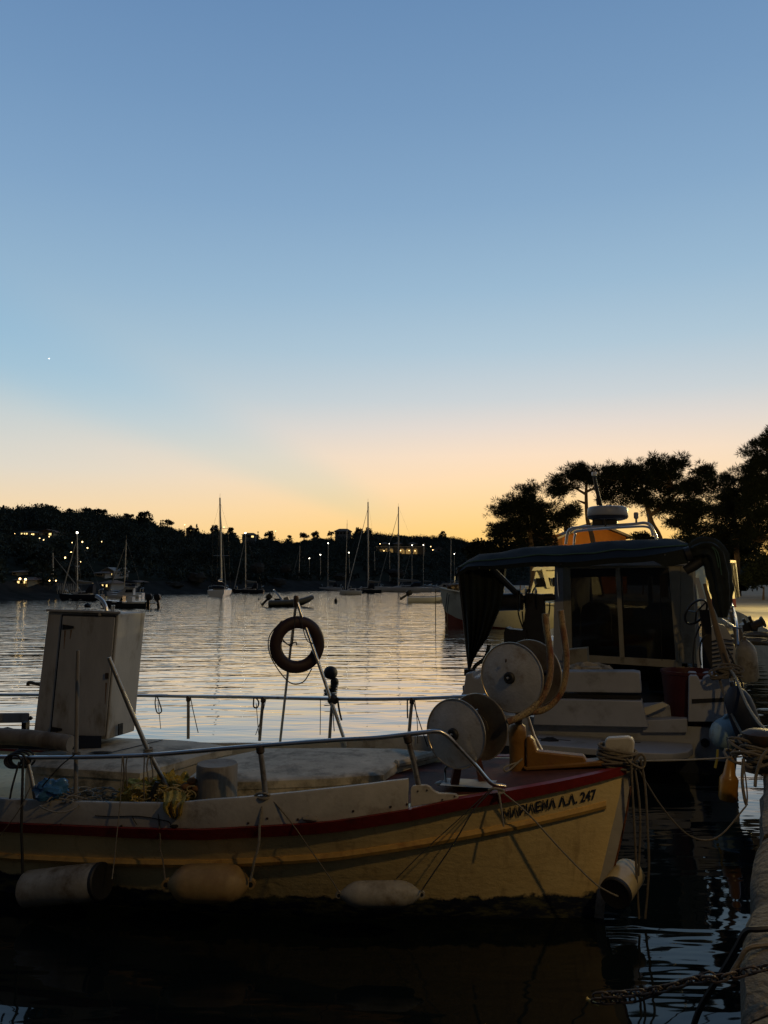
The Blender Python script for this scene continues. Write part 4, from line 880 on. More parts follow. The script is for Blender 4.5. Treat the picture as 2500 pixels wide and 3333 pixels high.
# --- rub rails, strakes
def band(side, s0, s1, zt, zb, o0, o1, n=46, inner=.05):
    rg = []
    for i in range(n + 1):
        s = lerp(s0, s1, i / n); a, b_ = zt(s), zb(s); h0 = hb(s, b_); h1 = hb(s, a); e = .0025 * noise.noise(Vector((s * 9, side, 2)))
        rg.append([W(s, side * (h0 - inner), b_), W(s, side * (h0 + o0 + e), b_), W(s, side * (h1 + o1 + e), a), W(s, side * (h1 - inner), a)])
    return MB().loft(rg)
for sd_ in (-1, 1):
    band(sd_, -.21, 7.25, lambda s: zr(s), lambda s: zr(s) - interp(s, [-.2, .6, 1.5, 4], [.062, .088, .088, .072]), .032, .036).build('rub_rail', RED, boat)
    rg = []
    for i in range(60):
        s = lerp(-.06, 7.1, i / 59); z = zstr(s) - .03; h = hb(s, z)
        rg.append([W(s, sd_ * (h - .02), z - .034), W(s, sd_ * (h + .018), z - .03), W(s, sd_ * (h + .03), z - .005), W(s, sd_ * (h + .02), z + .022), W(s, sd_ * (h - .02), z + .03)])
    MB().loft(rg).build('rubbing_strake', OCHRE, boat)
    # bulwark boards
    rg = []
    for i in range(48):
        s = lerp(1.27, 7.2, i / 47); b_ = zr(s) + .002; tz = zbul(s) + .004 * noise.noise(Vector((s * 4, 1, 5))); h = hb(s)
        rg.append([W(s, sd_ * (h - .028), b_), W(s, sd_ * (h + .004), b_), W(s, sd_ * (h + .010), tz - .012), W(s, sd_ * (h + .002), tz), W(s, sd_ * (h - .034), tz), W(s, sd_ * (h - .040), tz - .02)])
    MB().loft(rg).build('bulwark', WHITE, boat)
# split plank end and stub on the bulwark: cracks are real grooves laid as slivers of dark wood
ck = [(310, 2655), (370, 2658), (430, 2656), (480, 2660), (520, 2668), (548, 2674), (556, 2686)]
rope('plank_crack', [hit(x, y, -1, None, .013) for x, y in ck], .0035, BLACK, parent=boat, n=3, seg=4)
rope('plank_crack', [hit(x, y, -1, None, .013) for x, y in [(430, 2658), (437, 2672), (446, 2684)]], .003, BLACK, parent=boat, n=3, seg=4)
MB().ball(hit(568, 2689, -1, None, .012), .02, 8, 6, .4, 3, (1.6, .4, .7)).build('rot_hole', BLACK, boat)
for x, y in [(198, 2683), (395, 2688), (870, 2664), (970, 2667), (808, 2679), (1272, 2626), (1325, 2618), (1150, 2640)]:
    MB().ball(hit(x, y, -1, None, .008), .009, 8, 6, 0, 1, (1, .5, 1)).build('bolt_head', IRON, boat)
MB().ball(hit(1010, 2665, -1, None, .015), .04, 10, 8, .3, 3, (1.5, .5, .6)).build('broken_knee', WOODG, boat)
# scalloped fairlead board ahead of the bulwark
sp_ = [(1336, 2628), (1336, 2568), (1341, 2560), (1350, 2557), (1386, 2556), (1398, 2562), (1410, 2574), (1428, 2583), (1462, 2584), (1482, 2586), (1492, 2594), (1490, 2600)]
pf = [hit(x, y, -1, None, .004) for x, y in sp_]
MB().prism(pf, fn * .035).build('fairlead_board', WHITE, boat)
for x, y in [(1360, 2575), (1390, 2572), (1480, 2592), (1440, 2603)]: MB().ball(hit(x, y, -1, None, .006), .007, 6, 5).build('bolt_head', IRON, boat)
# --- decks
rg = []
for i in range(30):
    s = lerp(-.2, 1.75, i / 29); h = hb(s) - .02; z = zr(s) - .012
    rg.append([W(s, -h, z), W(s, -h * .6, z + .03 * min(1, h)), W(s, 0, z + .045 * min(1, h)), W(s, h * .6, z + .03 * min(1, h)), W(s, h, z), W(s, h, z - .04), W(s, -h, z - .04)])
MB().loft(rg).build('fore_deck', DECKRED, boat)
rg = []
for i in range(24):
    s = lerp(1.7, 7.0, i / 23); h = hb(s, .45) - .03
    rg.append([W(s, -h, .46), W(s, h, .46), W(s, h, .42), W(s, -h, .42)])
MB().loft(rg).build('well_deck', WOODG, boat)
# --- covers
def cover(name, px, zt, drop, crown, mat, part_of, n=5, wob=.005, lip=.012):
    pts = [onz(x, y, z) for (x, y), z in zip(px, zt)]; poly = []
    for i, p in enumerate(pts):
        q = pts[(i + 1) % len(pts)]
        for k in range(n): poly.append(p.lerp(q, k / n))
    c = sum(poly, Vector()) / len(poly); out = []
    def ringf(sc_, dz):
        r_ = []
        for p in poly:
            q = c + (p - c) * sc_; z = lerp(c.z, p.z, sc_) + dz + wob * noise.noise(q * 3.1); r_.append(Vector((q.x, q.y, z)))
        return r_
    rgs = [ringf(.985, -drop), ringf(.985, -.075), ringf(1.012, -.07), ringf(1.015, -lip), ringf(.985, -.004)] + [ringf(k, crown * (1 - k ** 2)) for k in (.93, .85, .7, .55, .4, .22, .06)]
    return MB().loft(rgs).build(name, mat, part_of)
cover('hatch_cover', [(588, 2549), (772, 2541), (1037, 2531), (1245, 2517), (1293, 2480), (1425, 2446), (1300, 2434), (1080, 2432), (859, 2434), (700, 2469)], [.90, .90, .91, .93, .95, .96, .96, .95, .95, .93], .42, .02, COVER, boat)
cover('hatch_cover', [(80, 2461), (92, 2487), (260, 2500), (455, 2511), (600, 2470), (752, 2428), (640, 2412), (530, 2404), (323, 2400), (190, 2430)], [.95, .95, .95, .95, .96, .97, .98, .98, .98, .96], .48, .035, COVER, boat)
rope('hatch_seam', [onz(x, y, 1.005) for x, y in ((265, 2470), (400, 2440), (530, 2408))], .004, BLACK, parent=boat, seg=4)
MB().ball(onz(330, 2448, 1.0), .06, 10, 6, .4, 3, (1.6, .7, .06)).build('cover_stain_patch', BLACK, boat)
# fore side ledge under the forward cover
MB().tube(spline([onz(1290, 2486, .94), onz(1340, 2474, .95), onz(1425, 2452, .965)], 5), .035, 8).build('rolled_canvas', COVER, boat)
# --- standing locker amidships
fp = at(245, 2395, 7.2)
LK = lambda x, y, o=0.: onplane(x, y, fp + fn * o, fn)
TL, TR, BR, BL = LK(157, 1990), LK(386, 1998), LK(347, 2408), LK(107, 2397); dv = fn * .42
lk = MB().hexa([BL, BR, BR + dv, BL + dv, TL, TR, TR + dv, TL + dv]).build('locker', LOCKER, boat, False)
q = [LK(204, 2006, -.014), LK(374, 2010, -.014), LK(341, 2398, -.014), LK(166, 2390, -.014)]
dr = MB().hexa([q[3], q[2], q[2] + fn * .012, q[3] + fn * .012, q[0], q[1], q[1] + fn * .012, q[0] + fn * .012]).build('door', LOCKER, lk, False)
for (x, y, x2) in ((207, 2040, 240), (170, 2373, 202)):
    MB().hexa([LK(x - 4, y + 9, -.022), LK(x2, y + 5, -.022), LK(x2, y + 5, -.016), LK(x - 4, y + 9, -.016), LK(x - 4, y - 8, -.022), LK(x2, y - 2, -.022), LK(x2, y - 2, -.016), LK(x - 4, y - 8, -.016)]).build('hinge', BLACK, lk, False)
MB().hexa([LK(x, y, o) for x, y, o in ((150, 1990, -.03), (392, 1998, -.03), (388, 1998, .46), (148, 1990, .46), (151, 1982, -.03), (393, 1990, -.03), (389, 1990, .46), (149, 1982, .46))]).build('lid', LOCKER, lk, False)
for (x0, y0, x1, y1) in ((204, 2001, 376, 2005), (376, 2005, 343, 2398), (204, 2001, 165, 2392)):
    rope('door_gap', [LK(x0, y0, -.003), LK((x0 + x1) / 2, (y0 + y1) / 2, -.003), LK(x1, y1, -.003)], .007, BLACK, parent=lk, n=2, seg=4)
for x, y in ((215, 2036), (228, 2039), (178, 2369), (190, 2372)): MB().ball(LK(x, y, -.024), .004, 6, 5).build('screw', IRON, lk)
MB().box(LK(348, 2200, -.02), (.03, .012, .05)).build('hasp', IRON, lk, False)
for x, y, l_ in ((212, 2052, 60), (232, 2050, 30), (186, 2380, 14), (346, 2222, 70)):
    MB().hexa([LK(x - 3, y, -.0152), LK(x + 3, y, -.0152), LK(x + 3, y, -.0142), LK(x - 3, y, -.0142), LK(x - 5, y + l_, -.0152), LK(x - 3, y + l_, -.0152), LK(x - 3, y + l_, -.0142), LK(x - 5, y + l_, -.0142)]).build('rust_run', pmat('rust_stain', (.22, .14, .08), .8, var=.3, scale=20), lk, False)
MB().box(LK(325, 1999, -.02), (.02, .02, .03)).build('catch', HOUSEW, lk, False)
MB().box(LK(362, 2381, -.0) + fn * .12 + fa * -.01, (.012, .06, .10), (-fa, fn, Vector((0, 0, 1)))).build('vent_notch', BLACK, lk, False)
lk2 = LK(345, 1988, .2)
rope('exhaust_pipe', [LK(348, 1992, .2), LK(343, 1972, .2), LK(333, 1955, .2), LK(322, 1945, .2), LK(313, 1940, .2)], .017, STEEL, parent=boat, seg=10)
for x in (364, 371): MB().tube([LK(x - 2, 1992, .2), LK(x + 1, 1970, .2)], .009, 8).build('breather_pipe', STEEL, boat)
rope('tiller_handle', [LK(130, 2228, .15), LK(108, 2224, .15), LK(93, 2222, .15), LK(91, 2231, .15)], [.016] * 18 + [.024], WOOD, parent=boat, seg=8)
# aft clutter at the left edge
MB().hexa([at(x, y, Y) for x, y, Y in ((-160, 2356, 7.9), (96, 2352, 7.7), (96, 2352, 7.74), (-160, 2356, 7.94), (-160, 2322, 7.9), (96, 2320, 7.7), (96, 2320, 7.74), (-160, 2322, 7.94))]).build('aft_board', LOCKER, boat, False)
MB().tube(spline([at(-150, 2388, 7.0), at(40, 2398, 6.95), at(120, 2404, 6.9), at(230, 2420, 6.85)], 6), [.07 + .012 * noise.noise(Vector((i, 2, 3))) for i in range(19)], 10).build('aft_beam', WOODG, boat)
MB().loft([[at(x, y + h, 7.3), at(x, y, 7.3), at(x, y, 7.7), at(x, y + h, 7.7)] for x, y, h in ((-120, 2378, 60), (-20, 2376, 60), (25, 2366, 70), (60, 2376, 60), (75, 2392, 40))]).build('engine_box', BLACK, boat)
MB().loft([[at(x, 2440, 7.1), at(x, 2395, 7.1), at(x, 2395, 7.4), at(x, 2440, 7.4)] for x in (60, 170, 330)]).build('well_coaming', NAVY, boat, False)
MB().ball(at(99, 2338, 7.68), .02, 8, 6).build('cleat', BLACK, boat); MB().tube([at(96, 2340, 7.68), at(107, 2337, 7.68)], .008, 6).build('cleat', BLACK, boat)
for x0, x1, y0, y1 in ((76, 90, 2350, 2385), (60, 108, 2380, 2386)): MB().box(at((x0 + x1) / 2, (y0 + y1) / 2, 7.6), ((x1 - x0) * 7.6 / 2500, .08, (y1 - y0) * 7.6 / 2500)).build('bracket', BLACK, boat, False)

# --- rails
def rail(name, px, side, r_, mat, z=None, out=-.02, n=6): return MB().tube(spline([hit(x, y, side, z, out) for x, y in px], n), r_, 10).build(name, mat, boat)
b1 = [hit(x, y, -1, None, -.02) for x, y in [(-130, 2468), (0, 2464), (118, 2466), (455, 2459), (800, 2431), (1100, 2409), (1230, 2401), (1380, 2384), (1425, 2381)]]
ft = W(.62, -hb(.62) + .02, zr(.62) + .02)
b1 += [hit(1452, 2392, -1, None, -.02), hit(1480, 2418, -1, None, -.02), hit(1545, 2488, -1, None, -.02), hit(1598, 2548, -1, None, -.02), ft]
MB().tube(spline(b1, 6), .0165, 10).build('hand_rail', STEEL, boat)
def post(xt, yt, xb, yb, side, r_=.018, mat=GALV, out=-.02):
    a, b = hit(xt, yt, side, None, out), hit(xb, yb, side, None, out)
    o = MB().tube([a, a.lerp(b, .5), b + Vector((0, 0, -.04))], r_, 10).build('stanchion', mat, boat)
    MB().lathe(a.lerp(b, .06), b - a, [(-.03, r_ * 1.05), (-.02, r_ * 1.5), (.02, r_ * 1.5), (.03, r_ * 1.05)], 10).build('rail_clamp', IRON, o)
for q in ((88, 2468, 118, 2600), (846, 2430, 866, 2588), (1325, 2396, 1368, 2562)): post(*q, -1, .02 if q[0] > 200 else .015, GALV)
MB().tube(spline([hit(x, y, 1, None, -.03) for x, y in [(-100, 2262), (150, 2262), (436, 2264), (620, 2267), (800, 2269), (1000, 2274), (1182, 2276), (1341, 2274), (1500, 2268), (1640, 2262)]], 5), .0165, 8).build('hand_rail', STEEL, boat)
for q in ((613, 2267, 613, 2392), (857, 2270, 845, 2398), (1082, 2274, 1072, 2402), (1342, 2274, 1330, 2392), (1560, 2266, 1550, 2400)): post(*q, 1, .016, GALV, -.03)
# A-frame on the far side
top = at(964, 1958, 7.80)
for nm, bx, by, r_ in (('frame_leg', 912, 2398, .013), ('frame_leg', 1128, 2412, .017)):
    b = hit(bx, by, 1, None, -.05); MB().tube([top + Vector((0, 0, .02)), top.lerp(b, .5), b - Vector((0, 0, .05))], r_, 10).build(nm, STEEL, boat)
MB().lathe(top - Vector((0, 0, .06)), (0, 0, 1), [(0, .02), (.02, .028), (.1, .028), (.12, .02)], 10).build('frame_head', IRON, boat)
MB().ball(hit(1083, 2278, 1, None, -.05), .05, 10, 8, .3, 4, (1, .8, 1)).build('tape_lashing', BLACK, boat)
# --- net drums on the fore deck
AX = Vector((.60, .80, 0)).normalized()
def drum(cn, rad, wid, name, crank=True):
    hub = MB().lathe(cn, AX, [(0, rad * .30), (wid * .1, rad * .42), (wid * .9, rad * .42), (wid, rad * .30)], 32).build(name, FLANGEB, boat)
    wn = MB()
    for k in range(9): wn.tube([cn + AX * (wid * (.12 + .085 * k)) + (Vector((0, 0, 1)) * math.cos(a) + AX.cross(Vector((0, 0, 1))) * math.sin(a)) * (rad * .44) for a in [2 * math.pi * i / 28 for i in range(28)]], .011, 5, True)
    wn.build('wound_line', pmat('dark_tarred_line', (.03, .024, .02), .9, var=.3, scale=20), hub)
    for d, m in ((0, FLANGE), (wid, FLANGEB)):
        e = -1 if d == 0 else 1
        f = MB().lathe(cn + AX * d, AX, [(e * .030, .001), (e * .028, rad * .30), (e * .020, rad * .55), (e * .006, rad * .78), (0, rad * .97), (-e * .006, rad * .97), (e * .0, rad * .78), (e * .014, rad * .55), (e * .022, rad * .30), (e * .024, .001)], 48).build('flange', m, hub)
        ring = [cn + AX * d + (Vector((0, 0, 1)) * math.cos(a) + AX.cross(Vector((0, 0, 1))) * math.sin(a)) * rad * .985 for a in [2 * math.pi * i / 64 for i in range(64)]]
        MB().tube(ring, .0062, 8, True).build('rim', pmat('bright_worn_rim', (.42, .36, .27), .35, metal=.8, var=.3, scale=12), hub)
    MB().lathe(cn - AX * .032, -AX, [(0, .046), (.012, .045), (.022, .036), (.023, .022), (.006, .018)], 20).build('bearing', BLACK, hub)
    MB().lathe(cn - AX * .036, -AX, [(0, .012), (.022, .012), (.024, .008)], 6).build('bolt', STEEL, hub)
    if crank: MB().box(cn + AX * (wid * .45) + Vector((.02, 0, rad * .46)), (.16, .03, .03), (Vector((.8, -.4, .4)).normalized(), Vector((0, 1, 0)), Vector((0, 0, 1)))).build('dog_lever', GALV, hub, False)
    return hub
cl = at(1483, 2388, 5.72); drum(cl, .250, .33, 'net_drum')
cu = at(1665, 2205, 5.92); drum(cu, .264, .32, 'net_drum', False)
MB().ball(at(1647, 2150, 5.885), .012, 8, 6, .3, 3, (.6, .3, 1.3)).build('rust_spot', IRON, boat)
# pedestal
dk = lambda x, y, z=1.0: onz(x, y, z)
MB().loft([[dk(x, y, z) for x, y in ((1432, 2556), (1600, 2566), (1618, 2540), (1450, 2532))] for z in (.985, 1.015)]).build('drum_base', pmat('grey_base_plate', (.36, .36, .33), .6, var=.2), boat, False)
MB().ball(dk(1436, 2550, 1.0), .03, 10, 6, .2, 3, (1.6, 1, .6)).build('base_nose', pmat('grey_base_plate', (.36, .36, .33)), boat)
pc = dk(1525, 2547, 1.01); cmid = cl + AX * .17
for e in (-.09, .09): MB().loft([[pc + Vector((e * 1.2 + dx, e * .5 + dy, 0)) for dx, dy in ((-.03, -.04), (.03, -.04), (.03, .04), (-.03, .04))], [cmid + AX * e + Vector((dx, dy, -.1)) for dx, dy in ((-.02, -.04), (.02, -.04), (.02, .04), (-.02, .04))], [cmid + AX * e + Vector((dx, dy, .05)) for dx, dy in ((-.015, -.03), (.015, -.03), (.015, .03), (-.015, .03))]]).build('pedestal_leg', DECKRED, boat, False)
rope('deck_hoop', [dk(1452, 2556, 1.0), dk(1449, 2540, 1.0) + Vector((0, 0, .06)), dk(1455, 2545, 1.0) + Vector((0, 0, .11)), dk(1475, 2545, 1.0) + Vector((0, 0, .12))], .010, BLKMETAL, parent=boat)
# post carrying the upper drum and the two bent, cracked guide arms
up = cu + AX * .16
MB().tube([up, up + Vector((0, .05, -.18)), W(.60, .02, zr(.62) + .30)], [.03, .028, .03], 10).build('drum_post', IRON, boat)
MB().tube([up + AX * .15, at(1790, 2190, 5.97)], .02, 8).build('drum_axle', IRON, boat)
j1 = [(1652, 2350), (1690, 2334), (1730, 2308), (1764, 2272), (1784, 2225), (1792, 2170), (1789, 2110), (1780, 2050), (1774, 1997)]
j2 = [(1728, 2318), (1764, 2312), (1800, 2288), (1828, 2248), (1841, 2196), (1844, 2140), (1838, 2080), (1830, 2030), (1825, 1986)]
for jj, Y0, Y1 in ((j1, 5.80, 5.82), (j2, 6.12, 6.12)):
    pts = spline([at(x, y, lerp(Y0, Y1, i / 8)) for i, (x, y) in enumerate(jj)], 6)
    MB().tube(pts, [.0255 + .0018 * noise.noise(p * 30) for p in pts], 12).build('guide_arm', CRACK, boat)
MB().tube([at(1655, 2348, 5.82), at(1735, 2318, 6.14)], .02, 10).build('arm_bar', IRON, boat)
MB().tube([at(1713, 2318, 6.3), at(1738, 2395, 6.3), at(1768, 2450, 6.25)], .012, 8).build('stay_tube', STEEL, boat)
# --- bitts and stem timbers on the centre line
ps = [(1644, 2372, 2505), (1665, 2362, 2512), (1692, 2366, 2512), (1706, 2385, 2500)]
rg = []
for z, w, t_ in ((zr(.62) - .02, .068, .055), (zr(.62) + .08, .066, .055), (zr(.62) + .2, .066, .055), (zr(.62) + .30, .072, .06), (zr(.62) + .345, .066, .055), (zr(.62) + .365, .045, .035)):
    c = W(.60, 0, z); rg.append([c + fa * (w * math.cos(a)) + fn * (t_ * math.sin(a)) for a in [2 * math.pi * (k + .5) / 10 for k in range(10)]])
MB().loft(rg).build('mooring_bitt', BITT, boat)
MB().prism([CP(x, y, -.05) for x, y in ((1712, 2500), (1712, 2402), (1722, 2396), (1736, 2410), (1748, 2446), (1900, 2462), (1912, 2486), (1900, 2492), (1830, 2496))], fn * .10).build('bow_timber', BITT, boat)
MB().prism([CP(x, y, -.07) for x, y in ((1712, 2512), (1700, 2498), (1830, 2488), (1965, 2476), (1990, 2482), (1960, 2496))], fn * .14).build('king_plank', BITT, boat)
st_ = [(1970, 2500), (1968, 2420), (1972, 2408), (1982, 2403), (2045, 2400), (2060, 2406), (2066, 2420), (2058, 2490), (2048, 2500)]
MB().prism([CP(x, y, -.045) for x, y in st_], fn * .09).build('stem_head', WHITE, boat)
outer = [(2056, 2484), (2050, 2560), (2034, 2660), (2012, 2760), (1990, 2850), (1972, 2925), (1962, 3010)]; inner = [(2008, 2490), (1998, 2560), (1988, 2660), (1972, 2760), (1953, 2850), (1940, 2925), (1932, 3010)]
MB().prism([CP(x, y, -.03) for x, y in outer + inner[::-1]], fn * .06).build('stem_post', WHITE, boat)
rope('stem_band', [CP(x + 1, y, 0) for x, y in outer[1:6]], .012, pmat('rust_flake', (.16, .05, .015), .85, var=.5, scale=18, col2=(.05, .02, .01), amt=.6, bump=.01, bscale=50), parent=boat)
# --- name on the bow
cu_ = bpy.data.curves.new('boat_name', 'FONT'); cu_.body = '\u039c\u0391\u03a1\u0399\u039b\u0395\u039d\u0391 \u039b.\u039b. 247'; cu_.offset = .030; cu_.resolution_u = 3
tmp = bpy.data.objects.new('boat_name', cu_); C.objects.link(tmp); bpy.context.view_layer.update()
me = bpy.data.meshes.new_from_object(tmp.evaluated_get(bpy.context.evaluated_depsgraph_get())); bpy.data.objects.remove(tmp); 
bm = bmesh.new(); bm.from_mesh(me); bmesh.ops.triangulate(bm, faces=bm.faces); bmesh.ops.subdivide_edges(bm, edges=[e for e in bm.edges if e.calc_length() > .15], cuts=2); bmesh.ops.triangulate(bm, faces=bm.faces)
xs = [v.co.x for v in bm.verts]; x0, x1 = min(xs), max(xs); ys = [v.co.y for v in bm.verts]; y0, y1 = min(ys), max(ys)
nv = []
for v in bm.verts:
    u = (v.co.x - x0) / (x1 - x0); w = (v.co.y - y0) / (y1 - y0)
    px = lerp(1637, 1941, u); py = lerp(lerp(2668, 2602, u), lerp(2634, 2566, u), w); p = hit(px, py, -1, None, 0.)
    p = hit(px, py, -1, p.z, .006); nv.append(tuple(p))
nf = [tuple(v.index for v in f.verts) for f in bm.faces]; bm.free()
link_mesh('name_lettering', np.array(nv), nf, INK, hull, False)

# ------------------------------------------------------------------ things on and around the boat
# life ring on the A-frame
lc = at(968, 2098, 7.76); la = Vector((.38, -.925, -.02)).normalized(); u_ = Vector((0, 0, 1)); w_ = la.cross(u_).normalized(); u_ = w_.cross(la)
rg = []
for i in range(49):
    a = 2 * math.pi * i / 48; rd = u_ * math.cos(a) + w_ * math.sin(a); c = lc + rd * .222
    rg.append([c + rd * .062 * math.cos(b) + la * .045 * math.sin(b) for b in [2 * math.pi * k / 12 for k in range(12)]])
r = thing('life_ring', lc - Vector((0, 0, .285)), 'dark red life ring hanging from the A-frame', 'life ring')
MB().loft(rg, True, False).build('ring', LIFE, r)
rope('grab_line', [lc + (u_ * math.cos(a) + w_ * math.sin(a)) * q for a, q in ((.6, .29), (1.3, .30), (2.0, .29), (2.9, .37), (3.3, .38), (3.7, .29))], .006, DROPE, parent=r)
rope('lashing', [at(x, y, 7.7) for x, y in ((966, 1962), (958, 2040), (952, 2096), (945, 2102), (930, 2092), (918, 2078))], .005, DROPE, parent=r)
rope('lashing', [at(x, y, 7.7) for x, y in ((968, 1962), (985, 2040), (1000, 2085), (1022, 2095))], .005, DROPE, parent=r)
rope('lashing', [at(x, y, 7.68) for x, y in ((918, 2085), (940, 2098), (962, 2090), (966, 2100))], .006, DROPE, parent=r)
# two loose poles lashed to the near rail
pr = hit(250, 2462, -1, None, -.05)
r = thing('pole', at(247, 2612, pr.y + .03), 'upright pale pole lashed to the near rail in front of the locker', 'pole'); MB().tube([at(254, 2117, pr.y + .06), at(250, 2300, pr.y + .05), at(246, 2615, pr.y + .03)], [.0145, .016, .017], 10).build('shaft', WOODG, r)
lp = at(249, 2458, pr.y + .05); MB().tube(spline([lp + Vector((.028 * math.cos(a), .028 * math.sin(a), (a / 6.28 - 2) * .013)) for a in [k * .7 for k in range(36)]], 2), .006, 6).build('lashing', ROPE, r)
pr2 = hit(482, 2456, -1, None, -.05)
r = thing('pole', at(548, 2570, pr2.y + .12), 'slanting brown pole lashed to the near rail over the yellow net', 'pole'); MB().tube([at(354, 2140, pr2.y - .02), at(420, 2300, pr2.y + .03), at(485, 2450, pr2.y + .06), at(556, 2585, pr2.y + .14)], [.016, .018, .018, .016], 10).build('shaft', GALV, r)
lp = at(482, 2450, pr2.y + .05); MB().tube(spline([lp + Vector((.032 * math.cos(a), .032 * math.sin(a), (a / 6.28 - 2.2) * .016)) for a in [k * .7 for k in range(40)]], 2), .0065, 6).build('lashing', ROPEL, r)
# wooden butt
bc = at(705, 2600, 6.08); r = thing('wooden_butt', bc - Vector((0, 0, .12)), 'grey cylindrical wooden butt standing beside the hatch cover', 'bucket')
rg = []
for z, k in ((-.14, .152), (0, .155), (.15, .157), (.255, .157), (.268, .15), (.262, .10), (.258, .01)): rg.append([bc + Vector((k * math.cos(a) * (1 + .012 * noise.noise(Vector((a * 3, z, 1)))), k * math.sin(a), z)) for a in [2 * math.pi * i / 28 for i in range(28)]])
MB().loft(rg).build('body', WOODG, r)
# blue bag, rope heap, yellow net
r = MB().ball(at(170, 2574, 6.12), .125, 40, 26, .42, 1.9, (1.0, .6, .66)).build('plastic_bag', BAG); tag(r, 'crumpled blue plastic bag on the fishing boat deck', 'bag')
mb = MB(); hc = at(300, 2598, 6.1)
for k in range(26):
    c = hc + Vector((random.uniform(-.24, .26), random.uniform(-.12, .16), random.uniform(-.05, .035))); pts = []
    ra, rb, ph, tw = random.uniform(.06, .16), random.uniform(.03, .09), random.uniform(0, 6.28), random.uniform(-.5, .5)
    for i in range(9):
        a = ph + i * .62; p = Vector((ra * math.cos(a), rb * math.sin(a), .018 * math.sin(a * 2 + k))); pts.append(c + Vector((p.x * math.cos(tw) - p.y * math.sin(tw), p.x * math.sin(tw) + p.y * math.cos(tw), p.z)))
    mb.tube(spline(pts, 3), .0062, 5)
tag(mb.build('rope_heap', ROPEL), 'tangled heap of pale rope beside the blue bag', 'rope')
r = thing('fishing_net', at(520, 2615, 6.1), 'bundled yellow fishing net spilling over the near bulwark', 'net')
mb = MB()
mb.ball(at(478, 2588, 6.12), .20, 40, 26, .55, 2.8, (.95, .6, .62)); mb.ball(at(590, 2574, 6.12), .16, 36, 24, .6, 3.2, (1.15, .65, .62)); mb.ball(at(545, 2560, 6.1), .12, 30, 20, .6, 3.2, (1, .7, .75))
mb.build('bundle', NET, r)
rg = []
for i in range(9):
    y = lerp(2575, 2664, i / 8); cx = 566 + 4 * math.sin(i); hw = [34, 36, 36, 34, 33, 32, 30, 24, 8][i]; row = []
    for k in range(15):
        a = k / 14; x = cx + hw * (a * 2 - 1); Y = 5.80 + .035 * math.sin(a * 17 + i * .4) - (.05 if i > 2 else -.12 + i * .05); row.append(at(x, y + 3 * math.sin(a * 9), Y))
    rg.append(row)
MB().loft(rg, False, False).build('hanging_fold', NET, r)
mb = MB()
for k in range(22):
    c = at(random.uniform(440, 640), random.uniform(2548, 2585), 5.98); ra = random.uniform(.03, .08); ph = random.random() * 6; pts = [c + Vector((ra * math.cos(ph + q * .9), random.uniform(-.03, .03), ra * .5 * math.sin(ph + q * .9) - .03)) for q in range(6)]; mb.tube(spline(pts, 4), .0045, 5)
mb.build('twine', pmat('pale_twine', (.38, .30, .14), .9), r)
for x, y in ((625, 2542), (606, 2560), (640, 2566)): MB().ball(at(x, y, 6.0), .03, 10, 8, .1, 2, (1.3, .8, .9)).build('cork_float', pmat('brown_cork', (.20, .10, .04), .9), r)
tag(MB().tube([at(484, 2618, 5.98), at(512, 2545, 5.98)], [.022, .018], 8).build('black_stick', BLACK), 'short black stick leaning in the yellow net', 'stick')

# fenders on the near side
def fender(name, a, b, rad, mat, label, eyes=True, cap=None, ridged=False, seg=24):
    a, b = Vector(a), Vector(b); ax = (b - a); Ln = ax.length; r = thing(name, (a + b) / 2 - Vector((0, 0, rad)), label, 'fender', 'fenders hung on the boats')
    if eyes: prof = [(0, rad * .22), (Ln * .04, rad * .42), (Ln * .10, rad * .72), (Ln * .18, rad * .94), (Ln * .26, rad), (Ln * .5, rad * 1.01), (Ln * .74, rad), (Ln * .82, rad * .94), (Ln * .90, rad * .72), (Ln * .96, rad * .42), (Ln, rad * .22)]
    elif ridged: prof = [(0, rad * .93), (.012, rad)] + [(Ln * (.08 + k * .042), rad * (1 if k % 2 else .965)) for k in range(20)] + [(Ln * .92, rad), (Ln * .97, rad * .9), (Ln, rad * .7)]
    else: prof = [(0, rad * .9), (.015, rad), (Ln * .5, rad * 1.01), (Ln - .015, rad), (Ln, rad * .95)]
    MB().lathe(a, ax, prof, seg).build('body', mat, r)
    if eyes:
        for p, e in ((a, -1), (b, 1)):
            pe = p + ax.normalized() * e * .01; MB().lathe(pe - Vector((0, rad * .16, 0)), (0, 1, 0), [(0, rad * .26), (rad * .32, rad * .26)], 12).build('eye', mat, r); MB().lathe(pe - Vector((0, rad * .18, 0)), (0, 1, 0), [(0, rad * .14), (.004, rad * .14)], 10).build('eye_hole', BLACK, r)
    if cap: MB().lathe(b if cap == 'b' else a, ax * (1 if cap == 'b' else -1), [(-.02, rad * 1.006), (.004, rad * 1.0), (.012, rad * .92), (.008, rad * .8), (.007, .001)], seg).build('end_cap', BLACK, r)
    return r
fender('cylinder_fender', at(88, 2894, 6.02), at(330, 2868, 5.82), .130, FENDW, 'white cylinder fender with a black end at far left of the hull', False, 'b')
fender('stained_fender', at(548, 2876, 5.66), at(812, 2876, 5.66), .130, FENDO, 'fat orange-stained fender amidships on the hull')
fender('sausage_fender', at(1108, 2912, 5.52), at(1368, 2910, 5.52), .088, FENDW, 'pale sausage fender nearest the bow on the hull side')
fender('can_fender', at(2004, 2908, 5.72), at(2052, 2838, 6.0), .112, FENDC, 'cream ribbed plastic can hung at the bow', False, 'a', True)
